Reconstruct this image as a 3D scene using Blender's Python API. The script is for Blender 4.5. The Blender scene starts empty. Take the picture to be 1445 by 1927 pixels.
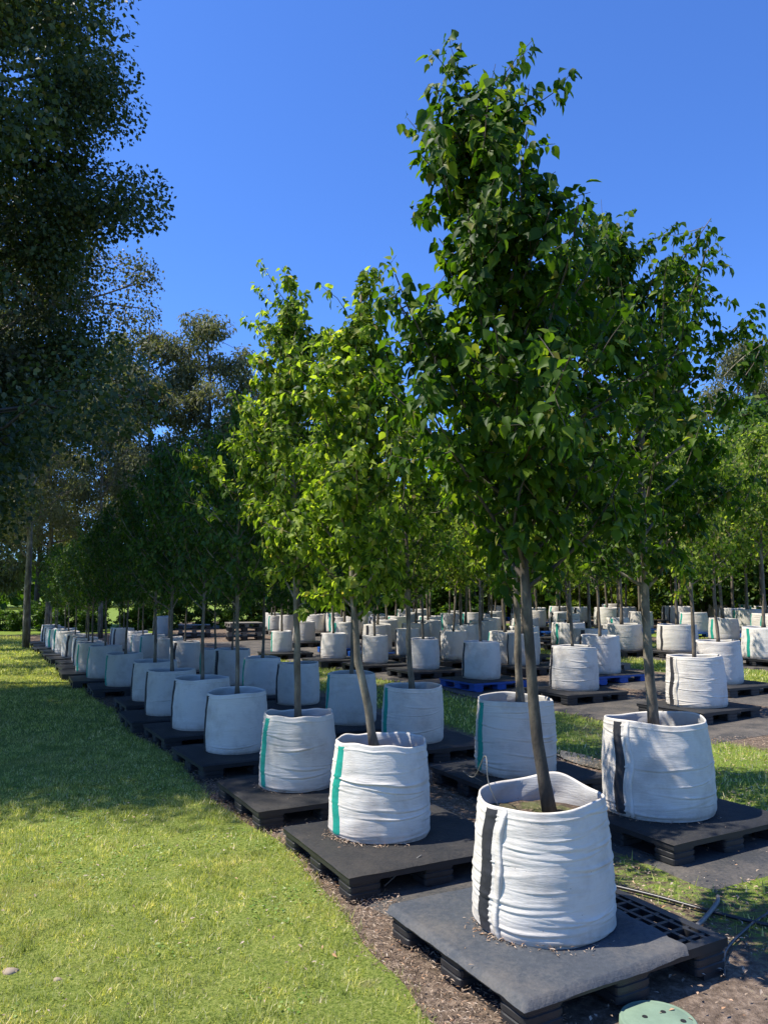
import bpy, math, random
import numpy as np
from mathutils import Vector, Matrix

sc = bpy.context.scene
R_ = math.radians

# ------------------------------------------------------------------ camera, sky, sun, exposure
cam_d = bpy.data.cameras.new('camera')
cam = bpy.data.objects.new('camera', cam_d)
sc.collection.objects.link(cam)
cam.location = (0, 0, 1.7)
cam.rotation_euler = (R_(90 + 6.04), 0, 0)
cam_d.sensor_fit = 'VERTICAL'; cam_d.sensor_height = 24.0
cam_d.lens = 1450 / 1927 * 24
cam_d.clip_start = 0.05; cam_d.clip_end = 2000
sc.camera = cam

SUN_AZ, SUN_EL = -94, 59          # azimuth from +Y clockwise
w = bpy.data.worlds.new('World'); sc.world = w; w.use_nodes = True
nt = w.node_tree
sky = nt.nodes.new('ShaderNodeTexSky'); sky.sky_type = 'NISHITA'; sky.sun_disc = False
sky.sun_elevation = R_(SUN_EL); sky.sun_rotation = R_(SUN_AZ)
sky.altitude = 0; sky.air_density = 1.0; sky.dust_density = 0.15; sky.ozone_density = 4.0
hs = nt.nodes.new('ShaderNodeMix'); hs.data_type = 'RGBA'; hs.blend_type = 'MULTIPLY'
hs.inputs[0].default_value = 1.0
hs.inputs[7].default_value = (0.62, .95, 1.55, 1)
bg = nt.nodes['Background']
nt.links.new(sky.outputs[0], hs.inputs[6]); nt.links.new(hs.outputs[2], bg.inputs[0])
bg.inputs[1].default_value = 0.104
sd = bpy.data.lights.new('sun', 'SUN'); sd.energy = 5.0; sd.angle = R_(0.53); sd.color = (1, .94, .85)
so = bpy.data.objects.new('sun', sd); sc.collection.objects.link(so)
S = Vector((math.sin(R_(SUN_AZ)) * math.cos(R_(SUN_EL)), math.cos(R_(SUN_AZ)) * math.cos(R_(SUN_EL)), math.sin(R_(SUN_EL))))
so.rotation_euler = S.to_track_quat('Z', 'Y').to_euler()
so.location = (-20, 0, 30)
vs = sc.view_settings
vs.view_transform = 'Standard'; vs.look = 'None'; vs.gamma = 1; vs.use_curve_mapping = False
vs.exposure = 0.62
sc.cycles.max_bounces = 6; sc.cycles.transparent_max_bounces = 4
sc.cycles.diffuse_bounces = 3; sc.cycles.transmission_bounces = 4; sc.cycles.glossy_bounces = 2

# ------------------------------------------------------------------ helpers
col = sc.collection
CU, CV = np.array([-.47, .883]), np.array([.883, .47])       # along the rows / across the rows


def zg(x, y):
    v = np.minimum(.883 * np.asarray(x, float) + .47 * np.asarray(y, float), 40)
    return .022 * (np.sqrt((v - 5) ** 2 + .5) + (v - 5)) / 2


def uv2xy(u, v):
    return (-.47 * u + .883 * v, .883 * u + .47 * v)


def mesh_np(name, V, F, mat=None, smooth=False):
    """V (n,3); F list of equal-size face index arrays."""
    me = bpy.data.meshes.new(name)
    V = np.asarray(V, np.float32)
    if isinstance(F, np.ndarray): F = [F]
    me.vertices.add(len(V)); me.vertices.foreach_set('co', V.ravel())
    nl = sum(f.size for f in F); npoly = sum(len(f) for f in F)
    me.loops.add(nl); me.polygons.add(npoly)
    me.loops.foreach_set('vertex_index', np.concatenate([np.asarray(f, np.int32).ravel() for f in F]))
    tot = np.concatenate([np.full(len(f), f.shape[1], np.int32) for f in F])
    st = np.concatenate([[0], np.cumsum(tot)[:-1]]).astype(np.int32)
    me.polygons.foreach_set('loop_start', st)
    if smooth: me.polygons.foreach_set('use_smooth', np.ones(npoly, bool))
    me.update(calc_edges=True)
    if mat: me.materials.append(mat)
    return me


class MB:
    def __init__(s): s.V = []; s.F = []; s.n = 0
    def add(s, V, F):
        s.V += [tuple(v) for v in V]; s.F += [tuple(i + s.n for i in f) for f in F]; s.n += len(V)
    def box(s, x0, x1, y0, y1, z0, z1):
        s.add([(x, y, z) for z in (z0, z1) for (x, y) in ((x0, y0), (x1, y0), (x1, y1), (x0, y1))],
              [(3, 2, 1, 0), (4, 5, 6, 7), (0, 1, 5, 4), (1, 2, 6, 5), (2, 3, 7, 6), (3, 0, 4, 7)])
    def tube(s, P, r, n=8, cap=True):
        P = [Vector(p) for p in P]; m = len(P)
        if not hasattr(r, '__len__'): r = [r] * m
        V = []; ax = None
        for i, p in enumerate(P):
            t = (P[min(i + 1, m - 1)] - P[max(i - 1, 0)]).normalized()
            if ax is None: ax = t.orthogonal().normalized()
            ax = (ax - t * ax.dot(t)).normalized(); b = t.cross(ax)
            for k in range(n):
                a = 2 * math.pi * k / n
                V.append(p + (ax * math.cos(a) + b * math.sin(a)) * r[i])
        F = [(i * n + k, i * n + (k + 1) % n, (i + 1) * n + (k + 1) % n, (i + 1) * n + k) for i in range(m - 1) for k in range(n)]
        if cap: F += [tuple(range(n - 1, -1, -1)), tuple((m - 1) * n + k for k in range(n))]
        s.add(V, F)
    def mesh(s, name, mat=None, smooth=False):
        me = bpy.data.meshes.new(name); me.from_pydata(s.V, [], s.F)
        if smooth: me.polygons.foreach_set('use_smooth', np.ones(len(me.polygons), bool))
        if mat: me.materials.append(mat)
        me.update(); return me


def link(name, data, parent=None, loc=None, rz=0, kind=None):
    o = bpy.data.objects.new(name, data); col.objects.link(o)
    if parent: o.parent = parent
    if loc is not None: o.location = loc
    if rz: o.rotation_euler = (0, 0, rz)
    if kind: o['kind'] = kind
    return o


def tag(o, label=None, cat=None, group=None):
    if label: o['label'] = label
    if cat: o['category'] = cat
    if group: o['group'] = group
    return o


def copy_tree(o, parent=None):
    c = o.copy(); col.objects.link(c); c.parent = parent
    if parent is not None: c.matrix_parent_inverse = o.matrix_parent_inverse.copy()
    for ch in o.children: copy_tree(ch, c)
    return c


# numpy value noise
def vnoise(x, y, s=1.0, seed=0):
    x = np.asarray(x, float) / s; y = np.asarray(y, float) / s
    xi = np.floor(x).astype(np.int64); yi = np.floor(y).astype(np.int64); fx = x - xi; fy = y - yi
    def h(a, b):
        n = (a * 374761393 + b * 668265263 + seed * 982451653) & 0x7fffffff
        n = ((n ^ (n >> 13)) * 1274126177) & 0x7fffffff
        return ((n ^ (n >> 16)) & 0xffff) / 65535.
    fx = fx * fx * (3 - 2 * fx); fy = fy * fy * (3 - 2 * fy)
    return (h(xi, yi) * (1 - fx) + h(xi + 1, yi) * fx) * (1 - fy) + (h(xi, yi + 1) * (1 - fx) + h(xi + 1, yi + 1) * fx) * fy


def fbm(x, y, s, seed=0, o=4):
    t = 0; a = .5; n = 0
    for i in range(o):
        t = t + a * vnoise(x, y, s / 2 ** i, seed + i * 7); n += a; a *= .5
    return t / n


# ------------------------------------------------------------------ materials
def newmat(name):
    m = bpy.data.materials.new(name); m.use_nodes = True
    return m, m.node_tree, m.node_tree.nodes['Principled BSDF']


def node(nt, t, **kw):
    n = nt.nodes.new(t)
    for k, v in kw.items(): setattr(n, k, v)
    return n


def ramp(nt, fac, stops):
    r = node(nt, 'ShaderNodeValToRGB')
    e = r.color_ramp.elements
    while len(e) < len(stops): e.new(0.5)
    for i, (p, c) in enumerate(stops):
        e[i].position = p; e[i].color = (*c, 1) if len(c) == 3 else c
    nt.links.new(fac, r.inputs[0]); return r


def noise(nt, scale, detail=4, rough=.55, vec=None, dist=0):
    n = node(nt, 'ShaderNodeTexNoise'); n.inputs['Scale'].default_value = scale
    n.inputs['Detail'].default_value = detail; n.inputs['Roughness'].default_value = rough
    n.inputs['Distortion'].default_value = dist
    if vec is not None: nt.links.new(vec, n.inputs['Vector'])
    return n


def objcoord(nt): return node(nt, 'ShaderNodeTexCoord').outputs['Object']


def mapping(nt, vec, scale=(1, 1, 1), rot=(0, 0, 0)):
    m = node(nt, 'ShaderNodeMapping'); m.inputs['Scale'].default_value = scale; m.inputs['Rotation'].default_value = rot
    nt.links.new(vec, m.inputs['Vector']); return m.outputs[0]


def bump(nt, h, b, strength=.3, dist=.01):
    n = node(nt, 'ShaderNodeBump'); n.inputs['Strength'].default_value = strength; n.inputs['Distance'].default_value = dist
    nt.links.new(h, n.inputs['Height']); nt.links.new(n.outputs[0], b.inputs['Normal']); return n


def mix(nt, fac, a, b, blend='MIX'):
    m = node(nt, 'ShaderNodeMix', data_type='RGBA', blend_type=blend)
    for i, v in ((0, fac), (6, a), (7, b)):
        if isinstance(v, (int, float)): m.inputs[i].default_value = v
        elif isinstance(v, tuple): m.inputs[i].default_value = (*v, 1)
        else: nt.links.new(v, m.inputs[i])
    return m.outputs[2]


def math_(nt, op, a, b=0.0, c=None):
    m = node(nt, 'ShaderNodeMath', operation=op)
    for i, v in ((0, a), (1, b), (2, c)):
        if v is None: continue
        if isinstance(v, (int, float)): m.inputs[i].default_value = v
        else: nt.links.new(v, m.inputs[i])
    return m.outputs[0]


def leaf_mat(name, stops, transl=.35, rough=.55, spec=.3, patch=0):
    m, nt, b = newmat(name)
    g = node(nt, 'ShaderNodeNewGeometry'); oi = node(nt, 'ShaderNodeObjectInfo')
    f = math_(nt, 'FRACT', math_(nt, 'ADD', g.outputs['Random Per Island'], math_(nt, 'MULTIPLY', oi.outputs['Random'], 7.31)))
    r = ramp(nt, f, stops)
    n = noise(nt, 1.3, 2, vec=g.outputs['Position'])
    c = mix(nt, .55, r.outputs[0], mix(nt, n.outputs[0], (.55, .6, .6), (1.35, 1.3, 1.1)), 'MULTIPLY')
    if patch:
        n5 = noise(nt, 4.5, 5, .7, vec=g.outputs['Position']); n6 = noise(nt, .8, 3, .6, vec=g.outputs['Position'])
        c = mix(nt, 1.0, c, ramp(nt, n5.outputs[0], [(.3, (.40, .5, .4)), (.5, (1, 1, 1)), (.7, (1.45, 1.3, 1.4))]).outputs[0], 'MULTIPLY')
        n7 = noise(nt, 22, 4, .7, vec=g.outputs['Position'])
        c = mix(nt, 1.0, c, ramp(nt, n7.outputs[0], [(.36, (.5, .6, .5)), (.5, (1.08, 1.05, 1.05)), (.66, (1.5, 1.38, 1.5))]).outputs[0], 'MULTIPLY')
        c = mix(nt, ramp(nt, n6.outputs[0], [(.52, (0, 0, 0)), (.7, (.4, .4, .4))]).outputs[0], c, (.36, .29, .15))
    nt.links.new(c, b.inputs['Base Color']); b.inputs['Roughness'].default_value = rough
    b.inputs['Specular IOR Level'].default_value = spec
    t = node(nt, 'ShaderNodeBsdfTranslucent')
    nt.links.new(mix(nt, 1.0, c, (1.75, 1.85, .6), 'MULTIPLY'), t.inputs[0])
    ms = node(nt, 'ShaderNodeMixShader'); ms.inputs[0].default_value = transl
    nt.links.new(b.outputs[0], ms.inputs[1]); nt.links.new(t.outputs[0], ms.inputs[2])
    nt.links.new(ms.outputs[0], nt.nodes['Material Output'].inputs[0])
    return m


M = {}
M['leaf'] = leaf_mat('broad leaf', [(0, (.04, .085, .012)), (.3, (.09, .15, .02)), (.65, (.21, .29, .035)), (.94, (.36, .43, .08)), (1, (.38, .30, .12))], .56, .5, .2)
M['leaf_mid'] = leaf_mat('deep green leaf', [(0, (.022, .058, .006)), (.45, (.045, .10, .009)), (.8, (.085, .155, .014)), (.96, (.17, .235, .026)), (1, (.22, .19, .05))], .5, .5, .22)
M['leaf_dark'] = leaf_mat('dark broad leaf', [(0, (.025, .065, .009)), (.5, (.05, .11, .013)), (.92, (.09, .16, .02)), (1, (.16, .18, .03))], .35, .5, .28)
M['eucalypt'] = leaf_mat('grey green leaf', [(0, (.03, .055, .018)), (.45, (.055, .085, .028)), (.9, (.10, .13, .045)), (1, (.20, .18, .09))], .24, .5, .35)
M['eucalypt_grey'] = leaf_mat('lighter grey green leaf', [(0, (.05, .062, .035)), (.45, (.085, .10, .058)), (.9, (.14, .145, .09)), (1, (.24, .21, .14))], .25, .5, .3)
M['casuarina'] = leaf_mat('olive needle foliage', [(0, (.085, .095, .052)), (.5, (.135, .142, .085)), (.9, (.19, .19, .12)), (1, (.27, .25, .17))], .35, .6, .2)
M['shrub'] = leaf_mat('yellow green shrub leaf', [(0, (.07, .13, .015)), (.5, (.13, .2, .02)), (1, (.25, .28, .04))], .35, .5, .3)
M['grass'] = leaf_mat('grass blade', [(0, (.18, .21, .05)), (.35, (.36, .40, .11)), (.7, (.50, .52, .21)), (.88, (.64, .58, .34)), (1, (.74, .68, .5))], .38, .6, .2, 1)

m, nt, b = newmat('bark'); M['bark'] = m
oc = objcoord(nt)
n1 = noise(nt, 9, 5, .65, mapping(nt, oc, (1, 1, .35))); n2 = noise(nt, 60, 4, .6, mapping(nt, oc, (1, 1, .6)))
r = ramp(nt, n1.outputs[0], [(.3, (.06, .048, .034)), (.5, (.17, .14, .098)), (.62, (.29, .25, .18)), (.75, (.42, .38, .29))])
c = mix(nt, .6, r.outputs[0], mix(nt, n2.outputs[0], (.4, .4, .4), (1.4, 1.35, 1.3)), 'MULTIPLY')
nt.links.new(c, b.inputs['Base Color']); b.inputs['Roughness'].default_value = .85
bump(nt, n2.outputs[0], b, .6, .006)
m = M['bark'].copy(); m.name = 'bark with painted shade'; M['bark_near'] = m  # nearest trunk's own shade, painted in as darker bark tones
for n_ in m.node_tree.nodes:
    if n_.type == 'VALTORGB':
        for e_, c_ in zip(n_.color_ramp.elements, ((.025, .02, .015), (.065, .052, .038), (.12, .10, .07), (.24, .21, .15))): e_.color = (*c_, 1)
m, nt, b = newmat('dark bark'); M['bark_dark'] = m
oc = objcoord(nt); n1 = noise(nt, 5, 5, .65, mapping(nt, oc, (1, 1, .2)))
r = ramp(nt, n1.outputs[0], [(.3, (.03, .025, .02)), (.55, (.07, .058, .046)), (.75, (.15, .13, .11))])
nt.links.new(r.outputs[0], b.inputs['Base Color']); b.inputs['Roughness'].default_value = .9
bump(nt, n1.outputs[0], b, .7, .03)


def bag_mat(name, base, dirt):
    m, nt, b = newmat(name)
    oc = objcoord(nt); oi = node(nt, 'ShaderNodeObjectInfo')
    sep = node(nt, 'ShaderNodeSeparateXYZ'); nt.links.new(oc, sep.inputs[0])
    off = node(nt, 'ShaderNodeVectorMath', operation='ADD'); nt.links.new(oc, off.inputs[0])
    cmb = node(nt, 'ShaderNodeCombineXYZ'); nt.links.new(math_(nt, 'MULTIPLY', oi.outputs['Random'], 30.), cmb.inputs[0])
    nt.links.new(cmb.outputs[0], off.inputs[1]); vec = off.outputs[0]
    n1 = noise(nt, 4.5, 6, .65, vec); n2 = noise(nt, 26, 4, .6, vec)
    # dirt rising from the foot and scattered stains
    low = math_(nt, 'SUBTRACT', 1.0, math_(nt, 'MULTIPLY', sep.outputs[2], 9.0))
    d1 = math_(nt, 'MULTIPLY', math_(nt, 'MAXIMUM', low, 0.0), math_(nt, 'MULTIPLY', n2.outputs[0], 1.3))
    st = ramp(nt, n1.outputs[0], [(.50, (0, 0, 0)), (.75, (.6, .6, .6))])
    d = math_(nt, 'MINIMUM', math_(nt, 'ADD', d1, st.outputs[0]), 1.0)
    c0 = mix(nt, n2.outputs[0], tuple(x * .90 for x in base), base)
    c = mix(nt, math_(nt, 'MULTIPLY', d, .65), c0, dirt)
    c = mix(nt, math_(nt, 'MULTIPLY', oi.outputs['Random'], 1.0), c, mix(nt, 1.0, c, (.80, .795, .77), 'MULTIPLY'))
    sp = node(nt, 'ShaderNodeTexVoronoi'); sp.inputs['Scale'].default_value = 16; nt.links.new(vec, sp.inputs['Vector'])
    spk = ramp(nt, sp.outputs['Distance'], [(.035, (1, 1, 1)), (.06, (0, 0, 0))])
    c = mix(nt, math_(nt, 'MULTIPLY', spk.outputs[0], .5), c, (.12, .09, .06))
    nt.links.new(c, b.inputs['Base Color']); b.inputs['Roughness'].default_value = .62
    b.inputs['Specular IOR Level'].default_value = .3
    # woven tape weave
    w1 = node(nt, 'ShaderNodeTexWave', bands_direction='Z'); w1.inputs['Scale'].default_value = 90; w1.inputs['Distortion'].default_value = .6
    nt.links.new(oc, w1.inputs['Vector'])
    mixh = math_(nt, 'ADD', math_(nt, 'MULTIPLY', w1.outputs[0], .12), math_(nt, 'MULTIPLY', noise(nt, 14, 5, .6, mapping(nt, vec, (1, 1, 7))).outputs[0], 1.0))
    bump(nt, mixh, b, .42, .010)
    return m


M['bag'] = bag_mat('white woven bag fabric', (.77, .72, .635), (.26, .19, .135))
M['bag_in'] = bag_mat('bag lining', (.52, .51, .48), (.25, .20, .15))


def simple(name, c, rough=.6, ns=20, var=.25, spec=.5, bstr=.15, metal=0):
    m, nt, b = newmat(name)
    oc = objcoord(nt); n = noise(nt, ns, 5, .65, oc)
    nt.links.new(mix(nt, n.outputs[0], tuple(x * (1 - var) for x in c), tuple(min(1, x * (1 + var)) for x in c)), b.inputs['Base Color'])
    b.inputs['Roughness'].default_value = rough; b.inputs['Specular IOR Level'].default_value = spec
    b.inputs['Metallic'].default_value = metal
    bump(nt, n.outputs[0], b, bstr, .004)
    return m


M['green'] = simple('green strip', (.014, .30, .215), .6, 60, .38, .35, .4)
M['black'] = simple('black strip', (.03, .03, .033), .6, 60, .6, .35, .4)
M['pl_black'] = simple('black pallet plastic', (.024, .024, .025), .45, 14, .5, .45)
M['pl_blue'] = simple('blue pallet plastic', (.012, .085, .36), .45, 14, .35)
M['pl_wood'] = simple('grey pallet timber', (.20, .18, .15), .85, 20, .35, .2)
M['tube'] = simple('black tube', (.02, .02, .022), .35, 10, .3)
M['tube_grey'] = simple('grey tube', (.16, .15, .13), .5, 10, .3)
M['lid'] = simple('faded green lid', (.19, .27, .19), .75, 7, .45, .2)
M['lid_dark'] = simple('dark slot', (.01, .01, .01), .7, 9, .1)
M['stone'] = simple('pale stone', (.32, .25, .17), .8, 30, .25)


def soil_mat():
    m, nt, b = newmat('potting soil')
    oc = objcoord(nt); n = noise(nt, 40, 6, .7, oc); n2 = noise(nt, 7, 3, .5, oc)
    r = ramp(nt, n.outputs[0], [(.35, (.03, .02, .013)), (.52, (.09, .06, .04)), (.64, (.22, .16, .10)), (.75, (.38, .30, .2))])
    c = mix(nt, math_(nt, 'MULTIPLY', ramp(nt, n2.outputs[0], [(.5, (0, 0, 0)), (.62, (1, 1, 1))]).outputs[0], .45), r.outputs[0], (.12, .16, .03))
    nt.links.new(c, b.inputs['Base Color']); b.inputs['Roughness'].default_value = .95
    bump(nt, n.outputs[0], b, 1, .02); return m


M['soil'] = soil_mat()


def ground_mat():
    m, nt, b = newmat('dirt and grass')
    g = node(nt, 'ShaderNodeNewGeometry'); p = g.outputs['Position']
    a = node(nt, 'ShaderNodeAttribute', attribute_name='grassy')
    n = noise(nt, 18, 7, .72, p); n2 = noise(nt, .9, 4, .6, p); n3 = noise(nt, 90, 4, .6, p)
    dirt = ramp(nt, n.outputs[0], [(.3, (.06, .046, .033)), (.48, (.16, .125, .095)), (.6, (.27, .215, .165)), (.75, (.42, .35, .28))])
    dirt2 = mix(nt, n2.outputs[0], (.55, .5, .48), (1.25, 1.2, 1.15)); dirt = mix(nt, 1.0, dirt.outputs[0], dirt2, 'MULTIPLY')
    gr = ramp(nt, n3.outputs[0], [(.3, (.06, .10, .015)), (.5, (.16, .23, .035)), (.68, (.27, .33, .07)), (.8, (.38, .36, .17))])
    gr = mix(nt, 1.0, gr.outputs[0], mix(nt, n2.outputs[0], (.75, .8, .7), (1.2, 1.15, 1.1)), 'MULTIPLY')
    f = math_(nt, 'ADD', a.outputs['Fac'], math_(nt, 'MULTIPLY', math_(nt, 'SUBTRACT', n.outputs[0], .5), 1.4))
    f = ramp(nt, f, [(.38, (0, 0, 0)), (.62, (1, 1, 1))])
    nt.links.new(mix(nt, f.outputs[0], dirt, gr), b.inputs['Base Color'])
    b.inputs['Roughness'].default_value = .95; b.inputs['Specular IOR Level'].default_value = .15
    bump(nt, math_(nt, 'ADD', n.outputs[0], math_(nt, 'MULTIPLY', n3.outputs[0], .4)), b, .8, .03)
    return m


def lawn_mat():
    m, nt, b = newmat('mown lawn')
    g = node(nt, 'ShaderNodeNewGeometry'); p = g.outputs['Position']
    n3 = noise(nt, 60, 6, .75, p); n2 = noise(nt, 1.6, 5, .65, p); n4 = noise(nt, 9, 4, .6, p)
    gr = ramp(nt, n3.outputs[0], [(.32, (.07, .10, .018)), (.45, (.18, .24, .045)), (.58, (.32, .37, .09)), (.7, (.45, .42, .20)), (.85, (.55, .48, .32))])
    c = mix(nt, 1.0, gr.outputs[0], mix(nt, n2.outputs[0], (.62, .75, .6), (1.35, 1.2, 1.25)), 'MULTIPLY')
    c = mix(nt, ramp(nt, n4.outputs[0], [(.62, (0, 0, 0)), (.75, (.55, .55, .55))]).outputs[0], c, (.20, .16, .10))
    nt.links.new(c, b.inputs['Base Color']); b.inputs['Roughness'].default_value = .95; b.inputs['Specular IOR Level'].default_value = .1
    bump(nt, n3.outputs[0], b, .9, .03); return m


def mat_mat(name, base, tan):
    m, nt, b = newmat(name)
    g = node(nt, 'ShaderNodeNewGeometry'); p = g.outputs['Position']
    q = mapping(nt, p, (1, 1, 1), (0, 0, R_(-28)))
    n = noise(nt, 2.2, 6, .7, p); n2 = noise(nt, 45, 5, .7, p)
    c = mix(nt, n2.outputs[0], tuple(x * .6 for x in base), tuple(x * 1.5 for x in base))
    dust = ramp(nt, math_(nt, 'ADD', math_(nt, 'MULTIPLY', n.outputs[0], .75), math_(nt, 'MULTIPLY', n2.outputs[0], .3)), [(.46, (0, 0, 0)), (.64, (1, 1, 1))])
    c = mix(nt, math_(nt, 'MULTIPLY', dust.outputs[0], .62), c, tan)
    nt.links.new(c, b.inputs['Base Color']); b.inputs['Roughness'].default_value = .7; b.inputs['Specular IOR Level'].default_value = .3
    ck = node(nt, 'ShaderNodeTexBrick'); ck.inputs['Scale'].default_value = 22; ck.offset = 0
    ck.inputs['Mortar Size'].default_value = .02; nt.links.new(q, ck.inputs['Vector'])
    h = math_(nt, 'ADD', math_(nt, 'MULTIPLY', ck.outputs['Fac'], .2), math_(nt, 'ADD', n2.outputs[0], math_(nt, 'MULTIPLY', n.outputs[0], 2.0)))
    bump(nt, h, b, .5, .012); return m


M['ground'] = ground_mat(); M['lawn'] = lawn_mat()
M['weedmat'] = mat_mat('woven weed mat', (.045, .047, .048), (.17, .145, .115))
M['cover'] = mat_mat('black pallet sheet', (.02, .021, .022), (.065, .057, .048))
M['cover_grey'] = mat_mat('weathered grey sheet', (.058, .066, .076), (.15, .135, .115))


def litter_mat():
    m, nt, b = newmat('dry litter')
    g = node(nt, 'ShaderNodeNewGeometry')
    r = ramp(nt, g.outputs['Random Per Island'], [(0, (.12, .08, .055)), (.35, (.30, .22, .15)), (.75, (.48, .38, .28)), (.9, (.42, .22, .10)), (1, (.6, .52, .42))])
    nt.links.new(r.outputs[0], b.inputs['Base Color']); b.inputs['Roughness'].default_value = .85; return m


M['litter'] = litter_mat()

# ------------------------------------------------------------------ ground, lawn, mats
def axis(a, b, step, far, g=1.35):
    mid = list(np.arange(a, b, step)); lo = []; hi = []; s = step; x = a
    while x > -far: s *= g; x -= s; lo.append(x)
    s = step; x = mid[-1]
    while x < far: s *= g; x += s; hi.append(x)
    return np.array(lo[::-1] + mid + hi)


def grassy(x, y):
    u = -.47 * x + .883 * y; v = .883 * x + .47 * y
    f = fbm(x, y, 1.3, 5, 4); g = np.full(np.shape(x), .12)
    def band(a, b, val, soft=.5):
        m = np.clip((v - a) / soft, 0, 1) * np.clip((b - v) / soft, 0, 1)
        return m * val
    g = g + band(5.2, 7.7, .58) + band(9.3, 10.0, .2) + band(12.0, 13.9, 1.0, .4) + band(16.0, 17.8, .7) + band(19, 22, .6)
    g = g + np.clip((u - 34) / 3, 0, 1) * np.clip((8 - v) / 2, 0, 1) * .8
    g = g + (np.clip((np.hypot(x, y) - 44) / 3, 0, 1)) * 1.1
    g = g + band(2.5, 3.9, .25) * np.clip((5 - u) / 1, 0, 1) + band(3.2, 9, .5, .4) * np.clip((4.8 - u) / 1, 0, 1)
    road = np.clip((u - 19.5) / 1., 0, 1) * np.clip((32 - u) / 1., 0, 1) * np.clip((v - 4.6) / .5, 0, 1) * np.clip((10 - v) / .5, 0, 1)
    g = g * (1 - road)
    return np.clip(g * (.35 + 1.3 * f), 0, 1.2)


xs = axis(-15, 20, .16, 500); ys = axis(1.5, 30, .16, 700)
X, Y = np.meshgrid(xs, ys)
near = np.exp(-np.maximum(np.hypot(X, Y) - 25, 0) / 10)
VV = .883 * X + .47 * Y
rut = .02 * np.exp(-((VV - 6.0) / .25) ** 2) + .02 * np.exp(-((VV - 7.15) / .25) ** 2)
Z = zg(X, Y) + ((fbm(X, Y, .9, 3) - .5) * .03 * near - rut * near) * np.clip((np.abs(VV - 3.6) - 1.8) / .4, 0, 1)
nx, ny = len(xs), len(ys)
I = np.arange(nx * ny).reshape(ny, nx)
F = np.stack([I[:-1, :-1], I[:-1, 1:], I[1:, 1:], I[1:, :-1]], -1).reshape(-1, 4)
me = mesh_np('ground', np.stack([X, Y, Z], -1).reshape(-1, 3), F, M['ground'], True)
at = me.attributes.new('grassy', 'FLOAT', 'POINT')
at.data.foreach_set('value', grassy(X, Y).ravel().astype(np.float32))
link('ground', me, kind='structure')


def lawn_edge(u):
    return 1.74 + .12 * np.clip((u - 2.5) / 3, 0, 1) + .10 * (fbm(u, u * 0 + 3., .7, 9) - .5) * 2 + .05 * np.sin(u * 1.7)


def sheet_uv(name, us, vfun0, vfun1, nv, zoff, mat, zn=0.0, pw=1.0, seed=1, thick=.02):
    us = np.asarray(us); t = np.linspace(0, 1, nv) ** pw
    v0 = vfun0(us) if callable(vfun0) else np.full(len(us), vfun0)
    v1 = vfun1(us) if callable(vfun1) else np.full(len(us), vfun1)
    Vv = v1[None, :] * (1 - t[:, None]) + v0[None, :] * t[:, None]
    Uu = np.repeat(us[None, :], nv, 0)
    x = -.47 * Uu + .883 * Vv; y = .883 * Uu + .47 * Vv
    z = zg(x, y) + zoff + (fbm(x, y, .5, seed) - .4) * zn
    z[0, :] -= thick; z[-1, :] -= thick; z[:, 0] -= thick; z[:, -1] -= thick
    I = np.arange(x.size).reshape(x.shape)
    F = np.stack([I[:-1, :-1], I[:-1, 1:], I[1:, 1:], I[1:, :-1]], -1).reshape(-1, 4)
    return mesh_np(name, np.stack([x, y, z], -1).reshape(-1, 3), F, mat, True)


me = sheet_uv('lawn', np.concatenate([np.arange(-6, 14, .05), np.arange(14, 33, .4)]), -30., lawn_edge, 80, .024, M['lawn'], .02, 2.5)
link('lawn', me, kind='structure')
ea = np.arange(-4, 25, .1)
wm_edges = [(3.62, 24, lambda u: 2.02 + .06 * np.sin(u * 3.1) + .05 * np.sin(u * 7.3), lambda u: 3.32 + .07 * np.sin(u * 1.9 + 1)),
            (3.2, 19, lambda u: 3.78 + .06 * np.sin(u * 2.1), lambda u: 5.15 + .1 * np.sin(u * 1.3 + 2)),
            (6, 26, lambda u: 7.55 - .03 * u + .08 * np.sin(u * 1.7), lambda u: 9.2 + .1 * np.sin(u * 1.1)),
            (6, 30, lambda u: 9.9 + .08 * np.sin(u * 1.2), lambda u: 11.9 + .1 * np.sin(u * .9 + 2)),
            (7, 32, lambda u: 13.9 + .1 * np.sin(u * .9), lambda u: 15.8 + .1 * np.sin(u))]
M['weedmat_dusty'] = mat_mat('dusty woven weed mat', (.06, .056, .05), (.21, .175, .135))
for a, b_, f0, f1 in wm_edges:
    link('weed_mat', sheet_uv('weed_mat', np.arange(a, b_, .1), f0, f1, 24,   .016, M['weedmat'] if a < 4 else M['weedmat_dusty'], .014, 1, 31), kind='structure')

# puddle in the wheel track
mb = MB(); cx, cy = 2.0, 8.05; P = []
for k in range(40):
    a = 2 * math.pi * k / 40
    ru = .55 * (1 + .25 * math.sin(3 * a + 1) + .12 * math.sin(7 * a)); rv = .16 * (1 + .3 * math.sin(2 * a))
    uu, vv = ru * math.cos(a), rv * math.sin(a); P.append((cx - .47 * uu + .883 * vv, cy + .883 * uu + .47 * vv, float(zg(cx, cy)) + .012))
mb.add(P, [tuple(range(40))])
mw, nt, b = newmat('muddy water'); b.inputs['Base Color'].default_value = (.10, .09, .07, 1); b.inputs['Roughness'].default_value = .08
link('puddle', mb.mesh('puddle', mw), kind='structure')


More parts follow.
